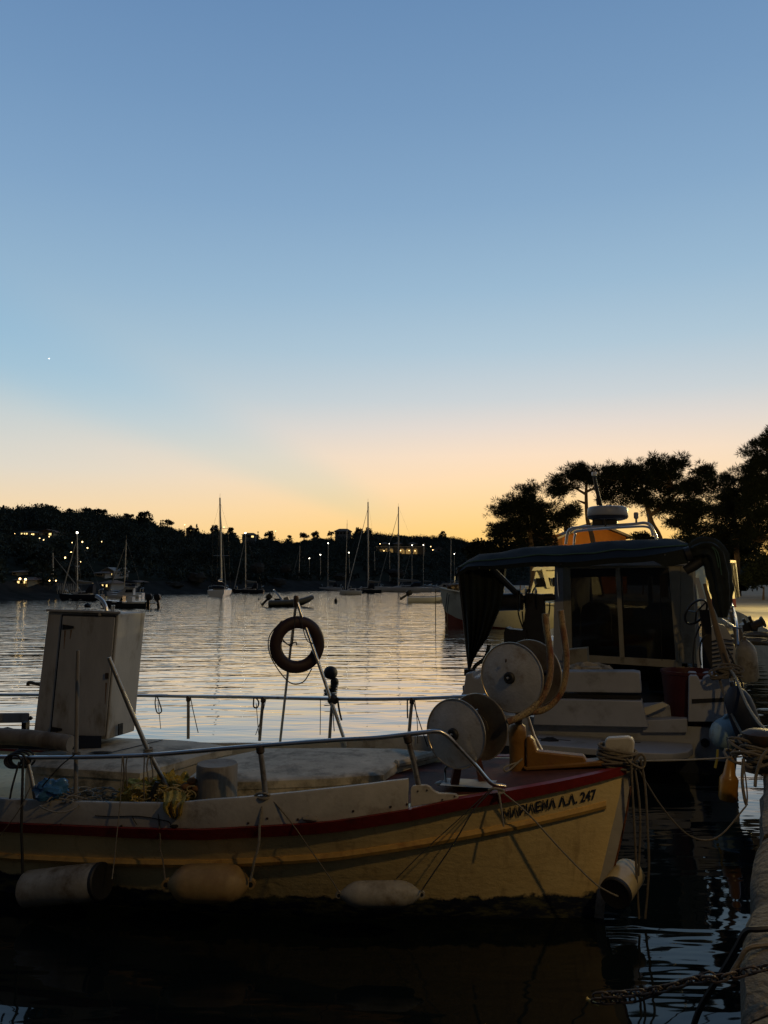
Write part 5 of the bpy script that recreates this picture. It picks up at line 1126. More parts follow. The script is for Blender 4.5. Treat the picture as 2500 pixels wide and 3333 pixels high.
# lines on the near side
def line(px, label, r_=.006, mat=ROPE, n=5): return rope('rope', [at(*p) for p in px], r_, mat, label, n=n)
gy = lambda x, y, o=.05: hit(x, y, -1, None, o).y
line([(75, 2470, 6.1), (72, 2600, 6.05), (70, 2700, 6.02), (74, 2850, 6.0), (68, 2890, 5.98)], 'black rope from the rail down to the white cylinder fender', .011, BLACK)
line([(62, 2480, 6.1), (40, 2560, 6.1), (32, 2600, 6.1)], 'short black rope slanting left from the rail at far left', .008, DROPE)
line([(100, 2560, 6.05), (60, 2640, 6.02), (0, 2720, 6.05)], 'thin line slanting down to the left edge', .004)
line([(398, 2460, 5.85), (392, 2600, 5.85), (382, 2700, 5.84), (372, 2800, 5.82), (365, 2862, 5.75)], 'thin line to the black end of the cylinder fender', .0042, ROPEL)
line([(512, 2612, 5.83), (518, 2680, 5.8), (522, 2738, 5.78), (520, 2760, 5.78), (530, 2800, 5.75), (538, 2868, 5.66)], 'knotted rope to the left eye of the stained fender', .006)
line([(858, 2590, 5.66), (846, 2680, 5.62), (842, 2752, 5.6), (828, 2800, 5.6), (822, 2838, 5.6), (814, 2868, 5.6)], 'thick knotted rope to the right eye of the stained fender', .0095, ROPEL)
line([(875, 2590, 5.64), (950, 2680, 5.58), (1020, 2780, 5.56), (1078, 2862, 5.54), (1104, 2905, 5.48)], 'long thin line from the rail to the left eye of the sausage fender', .0042)
line([(1600, 2572, 5.55), (1540, 2640, 5.5), (1480, 2740, 5.48), (1400, 2858, 5.46), (1372, 2900, 5.46)], 'line slanting from the bow rail foot to the sausage fender', .005, DROPE)
line([(1590, 2575, 5.55), (1500, 2660, 5.5), (1380, 2770, 5.5), (1290, 2860, 5.5)], 'second thinner line slanting from the bow rail foot', .0035, DROPE)
line([(1622, 2570, 5.55), (1630, 2620, 5.53), (1636, 2668, 5.53), (1640, 2690, 5.53)], 'doubled rope hanging beside the boat name', .0075, ROPEL)
line([(1628, 2572, 5.55), (1720, 2650, 5.6), (1830, 2770, 5.66), (1930, 2870, 5.66), (1975, 2900, 5.66), (2012, 2918, 5.66)], 'rope running from the bow rail foot to the cream can', .0065, ROPEL)
line([(400, 2462, 5.86), (404, 2520, 5.86), (398, 2580, 5.86)], 'rope end dangling from the near rail right of the upright pole', .006)
line([(414, 2462, 5.86), (410, 2500, 5.86), (414, 2560, 5.86)], 'second rope end dangling beside the upright pole', .005)
line([(484, 2458, 5.82), (478, 2500, 5.82), (488, 2545, 5.82), (498, 2520, 5.82), (490, 2470, 5.82)], 'loop of rope hanging from the slanting pole lashing', .006, ROPEL)
line([(470, 2462, 5.83), (468, 2540, 5.83), (470, 2600, 5.83)], 'straight cord falling onto the yellow net', .005)
line([(245, 2455, 5.94), (200, 2490, 5.96), (150, 2545, 6.0), (138, 2560, 6.05)], 'cord from the upright pole down to the blue bag', .005, DROPE)
line([(830, 2590, 5.66), (845, 2582, 5.64), (866, 2584, 5.62), (880, 2592, 5.64), (862, 2600, 5.62), (840, 2598, 5.64)], 'rope wrapped round the foot of the middle stanchion', .010, ROPEL)
line([(1590, 2572, 5.56), (1610, 2566, 5.54), (1632, 2570, 5.55), (1640, 2578, 5.56), (1620, 2584, 5.54)], 'knot of rope at the foot of the bow rail', .009, ROPEL)
# coil hung at left on the near rail
mb = MB(); cc = at(42, 2478, 6.12)
for k in range(4): mb.tube([cc + Vector(((.065 + .01 * k) * math.cos(a) + .012 * k, .03 * k, (.05 + .006 * k) * math.sin(a))) for a in [2 * math.pi * i / 20 for i in range(20)]], .009, 6, True)
tag(mb.build('rope_coil', BLACK), 'black rope coil hanging on the near rail at far left', 'rope')
# tied ends along the far rail
fy = lambda x, y: hit(x, y, 1, None, -.03).y
def fline(px, label, r_=.005, mat=DROPE): return rope('rope', [at(x, y, fy(x, y) - .03) for x, y in px], r_, mat, label)
fline([(508, 2266), (505, 2290), (512, 2320), (526, 2315), (518, 2285), (512, 2268)], 'looped rope end on the far rail nearest the locker', .007)
fline([(514, 2285), (520, 2340), (523, 2372)], 'thin tail under the looped rope nearest the locker', .004)
fline([(620, 2268), (628, 2310), (645, 2385)], 'cord slanting right from the far stanchion nearest the locker', .005)
fline([(826, 2272), (826, 2300), (838, 2302), (842, 2285), (834, 2272)], 'rope bow left of the A-frame on the far rail', .008)
fline([(834, 2290), (838, 2340), (842, 2392)], 'thin cord left of the A-frame falling to the bulwark', .004)
fline([(866, 2275), (850, 2340), (832, 2392)], 'second cord crossing left of the A-frame', .004)
fline([(1043, 2275), (1043, 2330), (1042, 2392)], 'vertical cord inside the A-frame', .004)
fline([(1098, 2270), (1104, 2310), (1112, 2345)], 'black strap hanging from the taped rail joint', .010)
fline([(1085, 2300), (1086, 2350), (1088, 2380)], 'short cord beneath the taped rail joint', .005)
fline([(1326, 2276), (1326, 2310), (1327, 2338)], 'knotted rope end at the right far stanchion', .007)
fline([(1344, 2278), (1362, 2340), (1392, 2430)], 'long cord slanting from the right far stanchion to the deck', .005)
fline([(1350, 2278), (1358, 2350), (1360, 2420)], 'near-vertical cord right of the right far stanchion', .004)
# mooring lines at the stem
mb = MB(); sh = W(-.16, 0, 1.19)
for k in range(9):
    z = 1.12 + .014 * k + .01 * random.random(); ph = random.random() * 6; e = random.uniform(.9, 1.15)
    mb.tube([W(-.15 + .145 * e * math.cos(a), .085 * e * math.sin(a), z + .022 * math.sin(a + ph)) for a in [2 * math.pi * i / 24 for i in range(24)]], .0095, 6, True)
tag(mb.build('rope_turns', ROPE), 'turns of mooring rope wound round the stem head', 'rope')
line([(2062, 2478, 5.82), (2085, 2455, 5.8), (2100, 2470, 5.8), (2090, 2500, 5.8), (2055, 2485, 5.8), (2040, 2470, 5.8)], 'loose loop of rope right of the stem head', .010, ROPE)
line([(2055, 2490, 5.8), (2060, 2600, 5.8), (2068, 2750, 5.8), (2072, 2850, 5.8), (2080, 2990, 5.8)], 'leftmost rope hanging straight down from the stem', .0085, ROPE)
line([(2066, 2495, 5.82), (2080, 2600, 5.82), (2084, 2700, 5.82), (2078, 2850, 5.82)], 'middle rope hanging down from the stem', .0085, ROPE)
line([(2085, 2470, 5.82), (2100, 2560, 5.84), (2108, 2700, 5.84), (2112, 2830, 5.84), (2100, 2990, 5.84)], 'rightmost rope hanging down from the stem', .009, ROPE)
line([(1690, 2480, 6.1), (1660, 2490, 6.05), (1640, 2500, 6.0), (1652, 2510, 6.0), (1700, 2470, 6.1)], 'cord tied round the ochre mooring bitt', .007, ROPEL)

# ================================================================== CANOPY BOAT (moored along the quay, stern to us)
HA = math.radians(20); ch = Vector((math.sin(HA), math.cos(HA), 0)); cr = Vector((math.cos(HA), -math.sin(HA), 0))
C0 = at(1505, 2300, 11.3); C0.z = 0; CW = 3.63
def V(w, d, z): p = C0 + cr * w + ch * d; return Vector((p.x, p.y, z))       # w across from port, d ahead of the transom
def tb(px, py, d=0.): return onplane(px, py, C0 + ch * d, ch)
def slab(px, d0, d1): a = [tb(x, y, d0) for x, y in px]; return MB().prism(a, ch * (d1 - d0))
def mapx(px, d):      # across-coordinate of a sight line on the plane d
    return (tb(px, 2000, d) - (C0 + ch * d)).dot(cr)
def mapz(px, py, d): return tb(px, py, d).z
cb = thing('cabin_boat', V(CW / 2, 4, 0), 'white cabin boat with a navy canopy, stern towards us beside the quay', 'boat')
# hull
rg = []
for i in range(16):
    t = i / 15; d = t * 10.5; w = 1.80 * (1 - max(0, (t - .45) / .55) ** 2.3) + .01; g = lerp(.98, 1.75, t ** 1.8)
    c = CW / 2
    rg.append([V(c - w, d, g), V(c - w * .99, d, g * .5), V(c - w * .9, d, 0), V(c - w * .4, d, -.5), V(c + w * .4, d, -.5), V(c + w * .9, d, 0), V(c + w * .99, d, g * .5), V(c + w, d, g)])
hl = MB().loft(rg, False, False)
hl.build('hull', GRP, cb)
MB().prism([V(.03, 0, .18), V(CW - .03, 0, .18), V(CW - .03, 0, .60), V(.03, 0, .60)], ch * .12).build('transom', GRP, cb, False)
MB().prism([V(.12, .02, -.4), V(CW - .12, .02, -.4), V(CW - .03, .02, .18), V(.03, .02, .18)], ch * .1).build('transom_bottom', NAVY, cb, False)
for w0 in (0, CW - .5):   # side decks, coamings
    MB().hexa([V(w0, .15, .9), V(w0 + .5, .15, .9), V(w0 + .5, 7, 1.1), V(w0, 7, 1.1), V(w0, .15, 1.0), V(w0 + .5, .15, 1.0), V(w0 + .5, 7, 1.25), V(w0, 7, 1.25)]).build('side_deck', GRP, cb, False)
MB().hexa([V(.4, .1, .45), V(CW - .4, .1, .45), V(CW - .4, 2.6, .45), V(.4, 2.6, .45), V(.4, .1, .5), V(CW - .4, .1, .5), V(CW - .4, 2.6, .5), V(.4, 2.6, .5)]).build('cockpit_sole', YDECK, cb, False)
# transom mouldings
lb = slab([(1500, 2268), (1502, 2258), (1508, 2252), (1516, 2192), (1538, 2190), (1540, 2202), (1548, 2209), (1558, 2208), (1564, 2196), (1600, 2192), (1640, 2192), (1640, 2268)], -.10, .45); lb.build('port_quarter', GRP, cb)
mid = slab([(1760, 2186), (2060, 2186), (2082, 2190), (2088, 2256), (1760, 2252)], -.16, .12).build('transom_bench', GRP, cb)
slab([(1760, 2258), (2086, 2264), (2086, 2276), (1760, 2268)], -.10, .05).build('bench_slot', BLACK, mid, False)
slab([(1745, 2274), (2088, 2282), (2100, 2330), (2112, 2368), (1735, 2360)], -.20, .10).build('lower_transom', GRP, cb)
rb = slab([(2240, 2350), (2242, 2204), (2247, 2198), (2268, 2199), (2274, 2207), (2278, 2216), (2286, 2217), (2290, 2207), (2300, 2200), (2350, 2198), (2376, 2204), (2382, 2350)], -.14, .40).build('starboard_quarter', GRP, cb)
slab([(2252, 2276), (2356, 2272), (2358, 2284), (2252, 2290)], -.152, -.13).build('quarter_slot', BLACK, rb, False)
MB().lathe(tb(2295, 2417, -.02), -ch, [(0, .055), (.03, .055)], 16).build('exhaust_outlet', BLACK, cb)
# steps between the mouldings
for y0, y1, d0, d1 in ((2300, 2345, .25, .5), (2345, 2385, .0, .3)): slab([(2092, y0), (2238, y0 - 6), (2238, y1), (2092, y1)], d0 - .1, d1).build('step', GRP, cb, False)
slab([(2092, 2306), (2156, 2286), (2176, 2296), (2110, 2326), (2096, 2328)], -.02, .04).build('step_tread', CREAM, cb, False)
# swim platform with a rounded corner
w0, w1 = mapx(1735, -.4), mapx(2236, -.4)
pl = [V(w0, .0, .30), V(w0, -.75, .30), V(w1 - .5, -.78, .30), V(w1 - .22, -.72, .30), V(w1 - .05, -.55, .30), V(w1 + .02, -.3, .30), V(w1 + .02, 0, .30)]
pf_ = MB().prism(pl, (0, 0, .085)).build('swim_platform', GRP, cb)
for x, y in ((1735, 2398), (1960, 2405)): MB().box(onz(x + 60, y + 8, .388), (.5, .02, .004), (cr, ch, Vector((0, 0, 1)))).build('platform_slot', BLACK, pf_, False)
MB().ball(onz(1790, 2412, .38), .08, 14, 8, .3, 3, (1.5, .9, .6)).build('fouled_bracket', BLACK, pf_)
# cabin back with sliding doors
D = 2.0; cz0 = .5
cab_w0, cab_w1 = mapx(1812, D), mapx(2282, D); zt = mapz(1960, 1842, D)
W0 = lambda px, py, o=0.: tb(px, py, D + o)
DARKIN = pmat('dark_cabin_inside', (.03, .028, .024), .8)
for wa, wb, nm in ((cab_w0, cab_w0 + .06, 'cabin'), (cab_w1 - .06, cab_w1, 'cabin_side')):
    e = .06 if nm == 'cabin' else -.06
    o = MB().hexa([V(wa, D + .06, cz0), V(wb, D + .06, cz0), V(wb + e * 1.5, D + 3.6, cz0 + .3), V(wa + e * 1.5, D + 3.6, cz0 + .3), V(wa + e, D + .06, zt), V(wb + e, D + .06, zt), V(wb + e * 4, D + 2.9, zt - .1), V(wa + e * 4, D + 2.9, zt - .1)]).build(nm, GRP, cb, False)
    if nm == 'cabin': cabin = o
MB().hexa([V(cab_w0 + .1, D + 3.5, cz0), V(cab_w1 - .1, D + 3.5, cz0), V(cab_w1 - .1, D + 3.56, cz0), V(cab_w0 + .1, D + 3.56, cz0), V(cab_w0 + .2, D + 3.3, 1.95), V(cab_w1 - .2, D + 3.3, 1.95), V(cab_w1 - .2, D + 3.36, 1.95), V(cab_w0 + .2, D + 3.36, 1.95)]).build('front_bulkhead', DARKIN, cb, False)
for q in (.02, .36, .68, .98):
    ww = lerp(cab_w0 + .22, cab_w1 - .22, q); MB().tube([V(ww, D + 3.32, 1.95), V(ww, D + 2.95, zt - .05)], .05, 6).build('screen_pillar', GRP, cb)
for q in (.22, .72):
    ww = lerp(cab_w0, cab_w1, q); MB().loft([[V(ww + e * k, D + 1.7 + dd, z) for e, dd in ((-1, 0), (1, 0), (1, .14), (-1, .14))] for z, k in ((.55, .22), (1.2, .26), (1.85, .27), (2.02, .24), (2.1, .14))]).build('helm_seat', DARKIN, cb)
MB().hexa([V(cab_w0 + .1, D + .1, .46), V(cab_w1 - .1, D + .1, .46), V(cab_w1 - .1, D + 3.5, .46), V(cab_w0 + .1, D + 3.5, .46), V(cab_w0 + .1, D + .1, .5), V(cab_w1 - .1, D + .1, .5), V(cab_w1 - .1, D + 3.5, .5), V(cab_w0 + .1, D + 3.5, .5)]).build('cabin_sole', DARKIN, cb, False)
MB().hexa([V(cab_w0 - .05, D - .1, zt), V(cab_w1 + .05, D - .1, zt), V(cab_w1 - .2, D + 3.1, zt - .08), V(cab_w0 + .2, D + 3.1, zt - .08), V(cab_w0 - .02, D - .1, zt + .09), V(cab_w1 + .02, D - .1, zt + .09), V(cab_w1 - .3, D + 3.0, zt + .03), V(cab_w0 + .3, D + 3.0, zt + .03)]).build('cabin_roof', GRP, cb, False)
for nm, px in (('door_post', [(1830, 1842), (1856, 1842), (1862, 2130), (1836, 2140)]), ('door_post', [(2003, 1846), (2018, 1846), (2034, 2160), (2018, 2160)]), ('door_post', [(2176, 1836), (2216, 1836), (2212, 2160), (2200, 2160)]),
               ('door_post', [(2216, 1836), (2256, 1850), (2270, 2160), (2212, 2160)]), ('door_lintel', [(1812, 1824), (2256, 1812), (2256, 1846), (1812, 1852)]), ('door_sill', [(1830, 2128), (2220, 2150), (2220, 2175), (1830, 2150)]), ('cabin_corner', [(1806, 1842), (1832, 1842), (1836, 2150), (1800, 2150)])):
    slab(px, D - .05, D + .055).build(nm, CABIN if nm != 'cabin_corner' else GRP, cabin, False)
for px in ([(1856, 1852), (2003, 1850), (2018, 2140), (1862, 2130)], [(2018, 1849), (2176, 1844), (2202, 2150), (2034, 2146)]):
    slab(px, D + .0, D + .03).build('door_pane', TINT, cabin, False)
for px in ([(1856, 1852), (2003, 1850), (2004, 1876), (1857, 1880)], [(2018, 1849), (2176, 1844), (2177, 1872), (2019, 1876)]): slab(px, D - .02, D + .02).build('window_blind', BLACK, cabin, False)
rope('grab_handle', [W0(1815, 1862, -.06), W0(1817, 1900, -.09), W0(1819, 1935, -.09), W0(1821, 1950, -.06)], .012, STEEL, parent=cabin)
rope('door_seam', [W0(2150, 1930, -.055), W0(2152, 2060, -.055), W0(2155, 2150, -.055)], .005, BLACK, parent=cabin, seg=4)
for px in ([(2262, 1880), (2275, 1880), (2325, 2040), (2300, 2052)],): slab(px, D + .3, D + .36).build('side_frame', GRP, cabin, False)
# canopy
mbc = MB(); rows = []
for i in range(15):
    u = i / 14; row = []
    for j in range(21):
        x = lerp(1484, 2240, j / 20); q = j / 20
        back = 1.75 * u
        yb = interp(q, [0, .02, .08, .25, .5, .75, .92, 1], [1868, 1846, 1838, 1834, 1826, 1812, 1794, 1784]); yt = interp(q, [0, .03, .10, .25, .5, .8, .93, 1], [1850, 1832, 1802, 1786, 1770, 1754, 1750, 1770])
        p0 = tb(x, yb, .2); p1 = tb(x, yt, 1.3)
        if u < .12: p = p0.lerp(p1, u * 1.6); p.z = lerp(p0.z, p1.z, u / .12 * .35)
        else:
            k = (u - .12) / .88; p = p0.lerp(p1, .19 + .81 * k); p.z = lerp(lerp(p0.z, p1.z, .35), p1.z, math.sin(k * math.pi / 2))
        p.z += .018 * math.sin(j * 1.9 + u * 4) * math.sin(u * math.pi) + .02 * noise.noise(p * 1.6) - .02 * math.sin(q * math.pi * 3) ** 2
        row.append(p)
    rows.append(row)
mbc.loft(rows, False, False)
under = [[p - Vector((0, 0, .012)) for p in row] for row in rows]; mbc.loft(under, False, False)
can = mbc.build('canopy', CANVAS, cb)
rope('canopy_piping', [p + Vector((0, 0, .008)) for p in rows[2]], .010, TEALP, parent=can, n=2)
vl = [[p + Vector((0, 0, -.0)) for p in rows[0]], [p + Vector((0, 0, -.05 - .04 * (j / 20) - (.11 if j > 17 else 0))) + ch * .03 for j, p in enumerate(rows[0])]]
MB().loft(vl, False, False).build('canopy_valance', GREENC, can)
for q in (2, 9, 18): MB().tube(spline([rows[0][q] - Vector((0, 0, .03)), rows[4][q] - Vector((0, 0, .03)), rows[14][q] - Vector((0, 0, .04))], 5), .014, 8).build('canopy_bow', STEEL, can)
# gathered side curtain on the port side
rg = []
for i in range(15):
    v = i / 14; x0 = interp(v, [0, .2, .6, .9, 1], [1487, 1496, 1512, 1524, 1526]); x1 = interp(v, [0, .15, .4, .7, .9, 1], [1650, 1645, 1632, 1590, 1545, 1534]); y0 = lerp(1846, 2178, v); row = []
    for k in range(25):
        a = k / 24; d = .30 + .07 * math.sin(a * 38) * (.35 + .65 * v) + .5 * a * (1 - v) + .03 * math.sin(a * 13 + v * 4); row.append(tb(lerp(x0, x1, a), y0 - 6 * a, d))
    rg.append(row)
MB().loft(rg, False, False).build('side_curtain', GREENC, cb)
MB().tube([tb(1490, 1850, .22), tb(1508, 2010, .22), tb(1527, 2185, .22)], .016, 8).build('curtain_pole', BLKMETAL, cb)
rope('curtain_tie', [tb(1540, 2180, .3), tb(1550, 2165, .3), tb(1580, 2140, .28), tb(1592, 2100, .3)], .028, GREENC, parent=cb)
MB().box(tb(1526, 2188, .2), (.12, .1, .09), (cr, ch, Vector((0, 0, 1)))).build('pole_foot', BLACK, cb, False)
MB().tube([tb(1600, 1850, .5), tb(1650, 1900, .7), tb(1698, 1946, .9)], .05, 8).build('canopy_strut', BLKMETAL, cb)
# net hauler in the cockpit
hz = lambda x, y, d=.9: tb(x, y, d)
MB().prism([hz(x, y, .8) for x, y in ((1716, 1930), (1768, 1935), (1774, 2150), (1690, 2150), (1706, 2020))], ch * .2).build('hauler_post', BLKMETAL, cb, False)
MB().tube([hz(1590, 1962), hz(1700, 1957)], .135, 16).build('hauler_motor', BLKMETAL, cb)
MB().tube([hz(1700, 1950), hz(1740, 1948), hz(1808, 1944)], [.06, .055, .045], 12).build('hauler_shaft', BLKMETAL, cb)
MB().tube([hz(1715, 1940), hz(1800, 1936)], .02, 8).build('hauler_bar', BLKMETAL, cb)
for x in (1686, 1708, 1740):
    a_ = (cr + ch * .25).normalized(); MB().lathe(hz(x, 1952), a_, [(0, .04), (.008, .17), (.022, .185), (.03, .17), (.036, .04)], 24).build('hauler_sheave', BLKMETAL, cb)
for q in (((1684, 1925), (1688, 2000), (1708, 2060), (1718, 2110)), ((1726, 1890), (1722, 1930), (1728, 1960)), ((1700, 1990), (1704, 2050), (1702, 2140)), ((1750, 1900), (1734, 1930), (1756, 1960)), ((1790, 1960), (1788, 1990), (1780, 2030))):
    rope('hydraulic_hose', [hz(x, y, .78) for x, y in q], .011, BLACK, parent=cb)
MB().prism([hz(x, y, .7) for x, y in ((1640, 2060), (1646, 2042), (1660, 2048), (1700, 2052), (1712, 2048), (1716, 2150), (1642, 2150))], ch * .3).build('hauler_tank', BLACK, cb)
# roof rail, radar, lights
RD = 3.0
rz = lambda x, y, d=RD: tb(x, y, d)
rope('roof_rail', [rz(1842, 1772), rz(1848, 1735), rz(1858, 1722), (rz(1880, 1717)), rz(1970, 1712), rz(2060, 1706), rz(2098, 1702), rz(2118, 1712), rz(2132, 1738), rz(2140, 1762)], .026, STEEL, parent=cb, seg=10)
rope('roof_rail', [rz(1868, 1776, RD + .8), rz(1872, 1742, RD + .8), rz(1886, 1728, RD + .8), rz(2040, 1716, RD + .8), rz(2110, 1716, RD + .8), rz(2126, 1744, RD + .8)], .022, STEEL, parent=cb, seg=8)
rc = rz(1978, 1693, RD + .2); s_ = rc.y / 2500
ra = MB().lathe(rc, (0.02, 0, 1), [(0, 48 * s_), (.03, 60 * s_), (.08, 64 * s_), (.09, 65 * s_), (.19, 64 * s_), (.22, 62 * s_), (.235, 56 * s_), (.24, .01)], 32).build('radar_dome', GRP, cb)
MB().lathe(rc - Vector((0, 0, .002)), (0.02, 0, 1), [(0, 46 * s_), (.025, 61 * s_), (.062, 65.5 * s_), (.07, 65.5 * s_), (.07, 40 * s_)], 32).build('radar_skirt', NAVY, ra)
MB().box(rz(1970, 1703, RD + .2), (.42, .3, .12), (cr, ch, Vector((0, 0, 1)))).build('radar_bracket', BLKMETAL, cb, False)
MB().tube([rz(1972, 1714), rz(1960, 1660), rz(1944, 1600), rz(1935, 1552)], [.03, .032, .034, .03], 10).build('light_mast', BLKMETAL, cb)
MB().tube([rz(1949, 1644), rz(1945, 1622)], .035, 8).build('mast_fitting', BLKMETAL, cb)
lp = rz(1934, 1549); MB().lathe(lp, (0, 0, 1), [(0, .03), (.01, .042), (.06, .042), (.068, .036), (.07, .01)], 16).build('mast_light', CREAMLAMP, cb)
gp = rz(2071, 1690); MB().lathe(gp, (0, 0, 1), [(-.06, .018), (.0, .018), (.02, .04), (.1, .042), (.12, .03)], 14).build('satellite_antenna', pmat('grey_antenna', (.3, .3, .3), .5), cb)
MB().tube([rz(2110, 1708, RD + .4), rz(2109, 1672, RD + .4)], .012, 6).build('whip_aerial', BLKMETAL, cb)
# rolled canvas sagging at the starboard corner
r_ = MB(); pts = spline([tb(x, y, .35) for x, y in ((2236, 1800), (2262, 1792), (2292, 1786), (2320, 1800), (2336, 1850), (2346, 1910), (2350, 1960), (2352, 2010))], 5)
rd = [interp(i / (len(pts) - 1), [0, .1, .35, .6, .85, 1], [.085, .11, .16, .15, .12, .05]) + .012 * noise.noise(p * 9) for i, p in enumerate(pts)]
rgp = []
for i, p in enumerate(pts):
    t_ = (pts[min(i + 1, len(pts) - 1)] - pts[max(i - 1, 0)]).normalized(); n1 = ch - t_ * ch.dot(t_); n1.normalize(); n2 = t_.cross(n1)
    rgp.append([p + (n1 * math.cos(a) + n2 * math.sin(a)) * rd[i] * (1 + .16 * math.sin(a * 7 + i * .12 + 2 * noise.noise(p * 2)) + .12 * noise.noise(Vector((a * 2, i * .3, 4)))) for a in [2 * math.pi * k / 48 for k in range(48)]])
r_.loft(rgp).build('rolled_canvas', GREENC, cb)
MB().tube([tb(2232, 1806, .25), tb(2250, 1800, .25)], [.10, .10], 16).build('roll_end', BLACK, cb)
MB().tube([tb(2230, 1858, .3), tb(2256, 1842, .3), tb(2300, 1815, .4)], [.06, .075, .06], 14).build('roll_end', BLACK, cb)
for k in range(4): rope('canvas_fold', [tb(2262 + 14 * k, 1778 - 3 * k, .2), tb(2300 + 12 * k, 1768 + 10 * k, .2), tb(2322 + 9 * k, 1800 + 24 * k, .2)], .007, TEALP if k > 1 else GREENC, parent=cb)
# wheel, tub, bags
wc = tb(2266, 1992, .9); wa = (ch * .55 - cr * .6 + Vector((0, 0, .45))).normalized(); wu = wa.orthogonal().normalized(); ww_ = wa.cross(wu)
sw = MB().tube([wc + (wu * math.cos(a) + ww_ * math.sin(a)) * .20 for a in [2 * math.pi * i / 28 for i in range(28)]], .016, 8, True).build('steering_wheel', BLKMETAL, cb)
for k in range(3): MB().tube([wc, wc + (wu * math.cos(k * 2.09) + ww_ * math.sin(k * 2.09)) * .2], .012, 6).build('spoke', BLKMETAL, sw)
MB().loft([[tb(x + e, y, d) for e, d in ((-16, .95), (16, .95), (16, 1.2), (-16, 1.2))] for x, y in ((2292, 1985), (2300, 2040), (2302, 2130), (2304, 2180))]).build('helm_pedestal', BLKMETAL, cb, False)
for q in (((2282, 2030), (2262, 2080), (2256, 2140), (2258, 2180)), ((2300, 2066), (2282, 2090), (2278, 2130), (2282, 2165))): rope('control_cable', [tb(x, y, .85) for x, y in q], .012, BLACK, parent=cb)
tc_ = tb(2248, 2300, .35); tc_.z = .5; tt = thing('plastic_tub', tc_, 'dark red plastic tub standing in the stern of the cabin boat', 'tub')
MB().lathe(tc_, (0, 0, 1), [(0, .30), (.02, .31), (.55, .345), (.74, .36), (.75, .375), (.79, .375), (.79, .35), (.74, .345), (.06, .29), (.05, .01)], 28).build('body', TUB, tt)
gc = tb(1920, 2165, .8); tag(MB().ball(gc - Vector((0, 0, .12)), .24, 30, 20, .35, 2.4, (1.5, .8, .62)).build('sack', COVER), 'grimy pale sack slumped against the cabin doors', 'sack')
tag(MB().prism([tb(x, y, .9) for x, y in ((1850, 2115), (1910, 2110), (1914, 2180), (1846, 2180))], ch * .3).build('fish_crate', CABIN, smooth=False), 'pale crate beside the bent guide arms', 'crate')
# starboard side deck gear lit from the quay
rope('side_rail', [tb(2340, 1940, 4.8), tb(2372, 1950, 4.2), tb(2390, 1990, 3.0), tb(2398, 2030, 2.0), tb(2402, 2100, 1.6)], .02, STEEL, parent=cb)
rc_ = [tb(x, y, 3.2) for x, y in ((2366, 1948), (2372, 1962), (2377, 1976), (2380, 1990), (2381, 2004), (2380, 2018), (2378, 2032))]
for p in rc_: MB().lathe(p - cr * .05, cr, [(0, .03), (.02, .045), (.08, .045), (.1, .03)], 10).build('net_ring', STEEL, cb)
mb = MB()
for k in range(14): mb.tube(spline([tb(2376 + k * 1.2, 1990 + 3 * k, 2.6), tb(2390 + k * 2.0, 2060, 2.4), tb(2396 + 3.0 * k, 2120 + k, 2.2)], 4), .012, 5)
mb.build('hung_net', ROPE, cb)
MB().prism([tb(x, y, 1.5) for x, y in ((2310, 2190), (2312, 2045), (2330, 2028), (2358, 2036), (2380, 2070), (2392, 2110), (2394, 2200), (2376, 2240))], ch * .15).build('side_locker', GRP, cb)
for k in range(7): rope('stacked_line', [tb(2316, 2088 + 14 * k, 1.45), tb(2350, 2082 + 14 * k, 1.42), tb(2386, 2086 + 14 * k, 1.45)], .011, DROPE, parent=cb)
rope('bent_handle', [tb(2350, 2016, 1.6), tb(2375, 2030, 1.5), tb(2396, 2043, 1.4), tb(2416, 2043, 1.4)], .014, STEEL, parent=cb)
o = thing('oar', tb(2364, 2190, .35), 'brown wooden oar leaning from the canopy corner to the stern', 'oar')
MB().tube([tb(2293, 1900, .1), tb(2312, 1970, .15), tb(2345, 2090, .2), tb(2372, 2185, .25)], [.02, .03, .045, .055], 10).build('shaft', WOOD, o)
tag(MB().tube([tb(2366, 2110, .0), tb(2390, 2160, .0), tb(2420, 2240, .0)], [.014, .014, .012], 8).build('boat_hook', BLKMETAL), 'thin dark boat hook beside the wooden oar', 'boat hook')

# fenders and lines between cabin boat and quay
def vfender(px, top, bot, Y, rad, mat, label, cone=.35):
    a, b = at(px[0], top, Y), at(px[1], bot, Y); Ln = (b - a).length; r = thing('fender', b, label, 'fender', 'fenders hung on the boats')
    MB().lathe(a, b - a, [(0, rad * .2), (Ln * .05, rad * .45), (Ln * .14, rad * .75), (Ln * .25, rad * .94), (Ln * .4, rad), (Ln * .85, rad), (Ln * .96, rad * .8), (Ln, rad * .3)], 24).build('body', mat, r)
    MB().lathe(a - (b - a).normalized() * .05, b - a, [(0, rad * .14), (.07, rad * .2)], 10).build('eye', mat, r); return r
vfender((2424, 2436), 2082, 2222, 11.6, .155, FENDW, 'large white fender between the cabin boat and the quay')
vfender((2385, 2452), 2232, 2420, 9.2, .16, NAVY, 'dark navy fender slanting beside the quay')
bc = at(2372, 2392, 9.6); r = thing('ball_fender', bc - Vector((0, 0, .22)), 'pale blue ball fender on the corner of the cabin boat', 'fender', 'fenders hung on the boats')
MB().lathe(bc + Vector((0, 0, .24)), (0, 0, -1), [(0, .04), (.03, .06), (.06, .12), (.12, .185), (.2, .22), (.28, .22), (.36, .18), (.42, .10), (.44, .03)], 28).build('body', FENDB, r)
MB().tube(spline([bc + Vector((-.07, -.04, .20)), bc + Vector((0, -.06, .26)), bc + Vector((.07, -.04, .20))], 5), .02, 8).build('neck', FENDB, r)
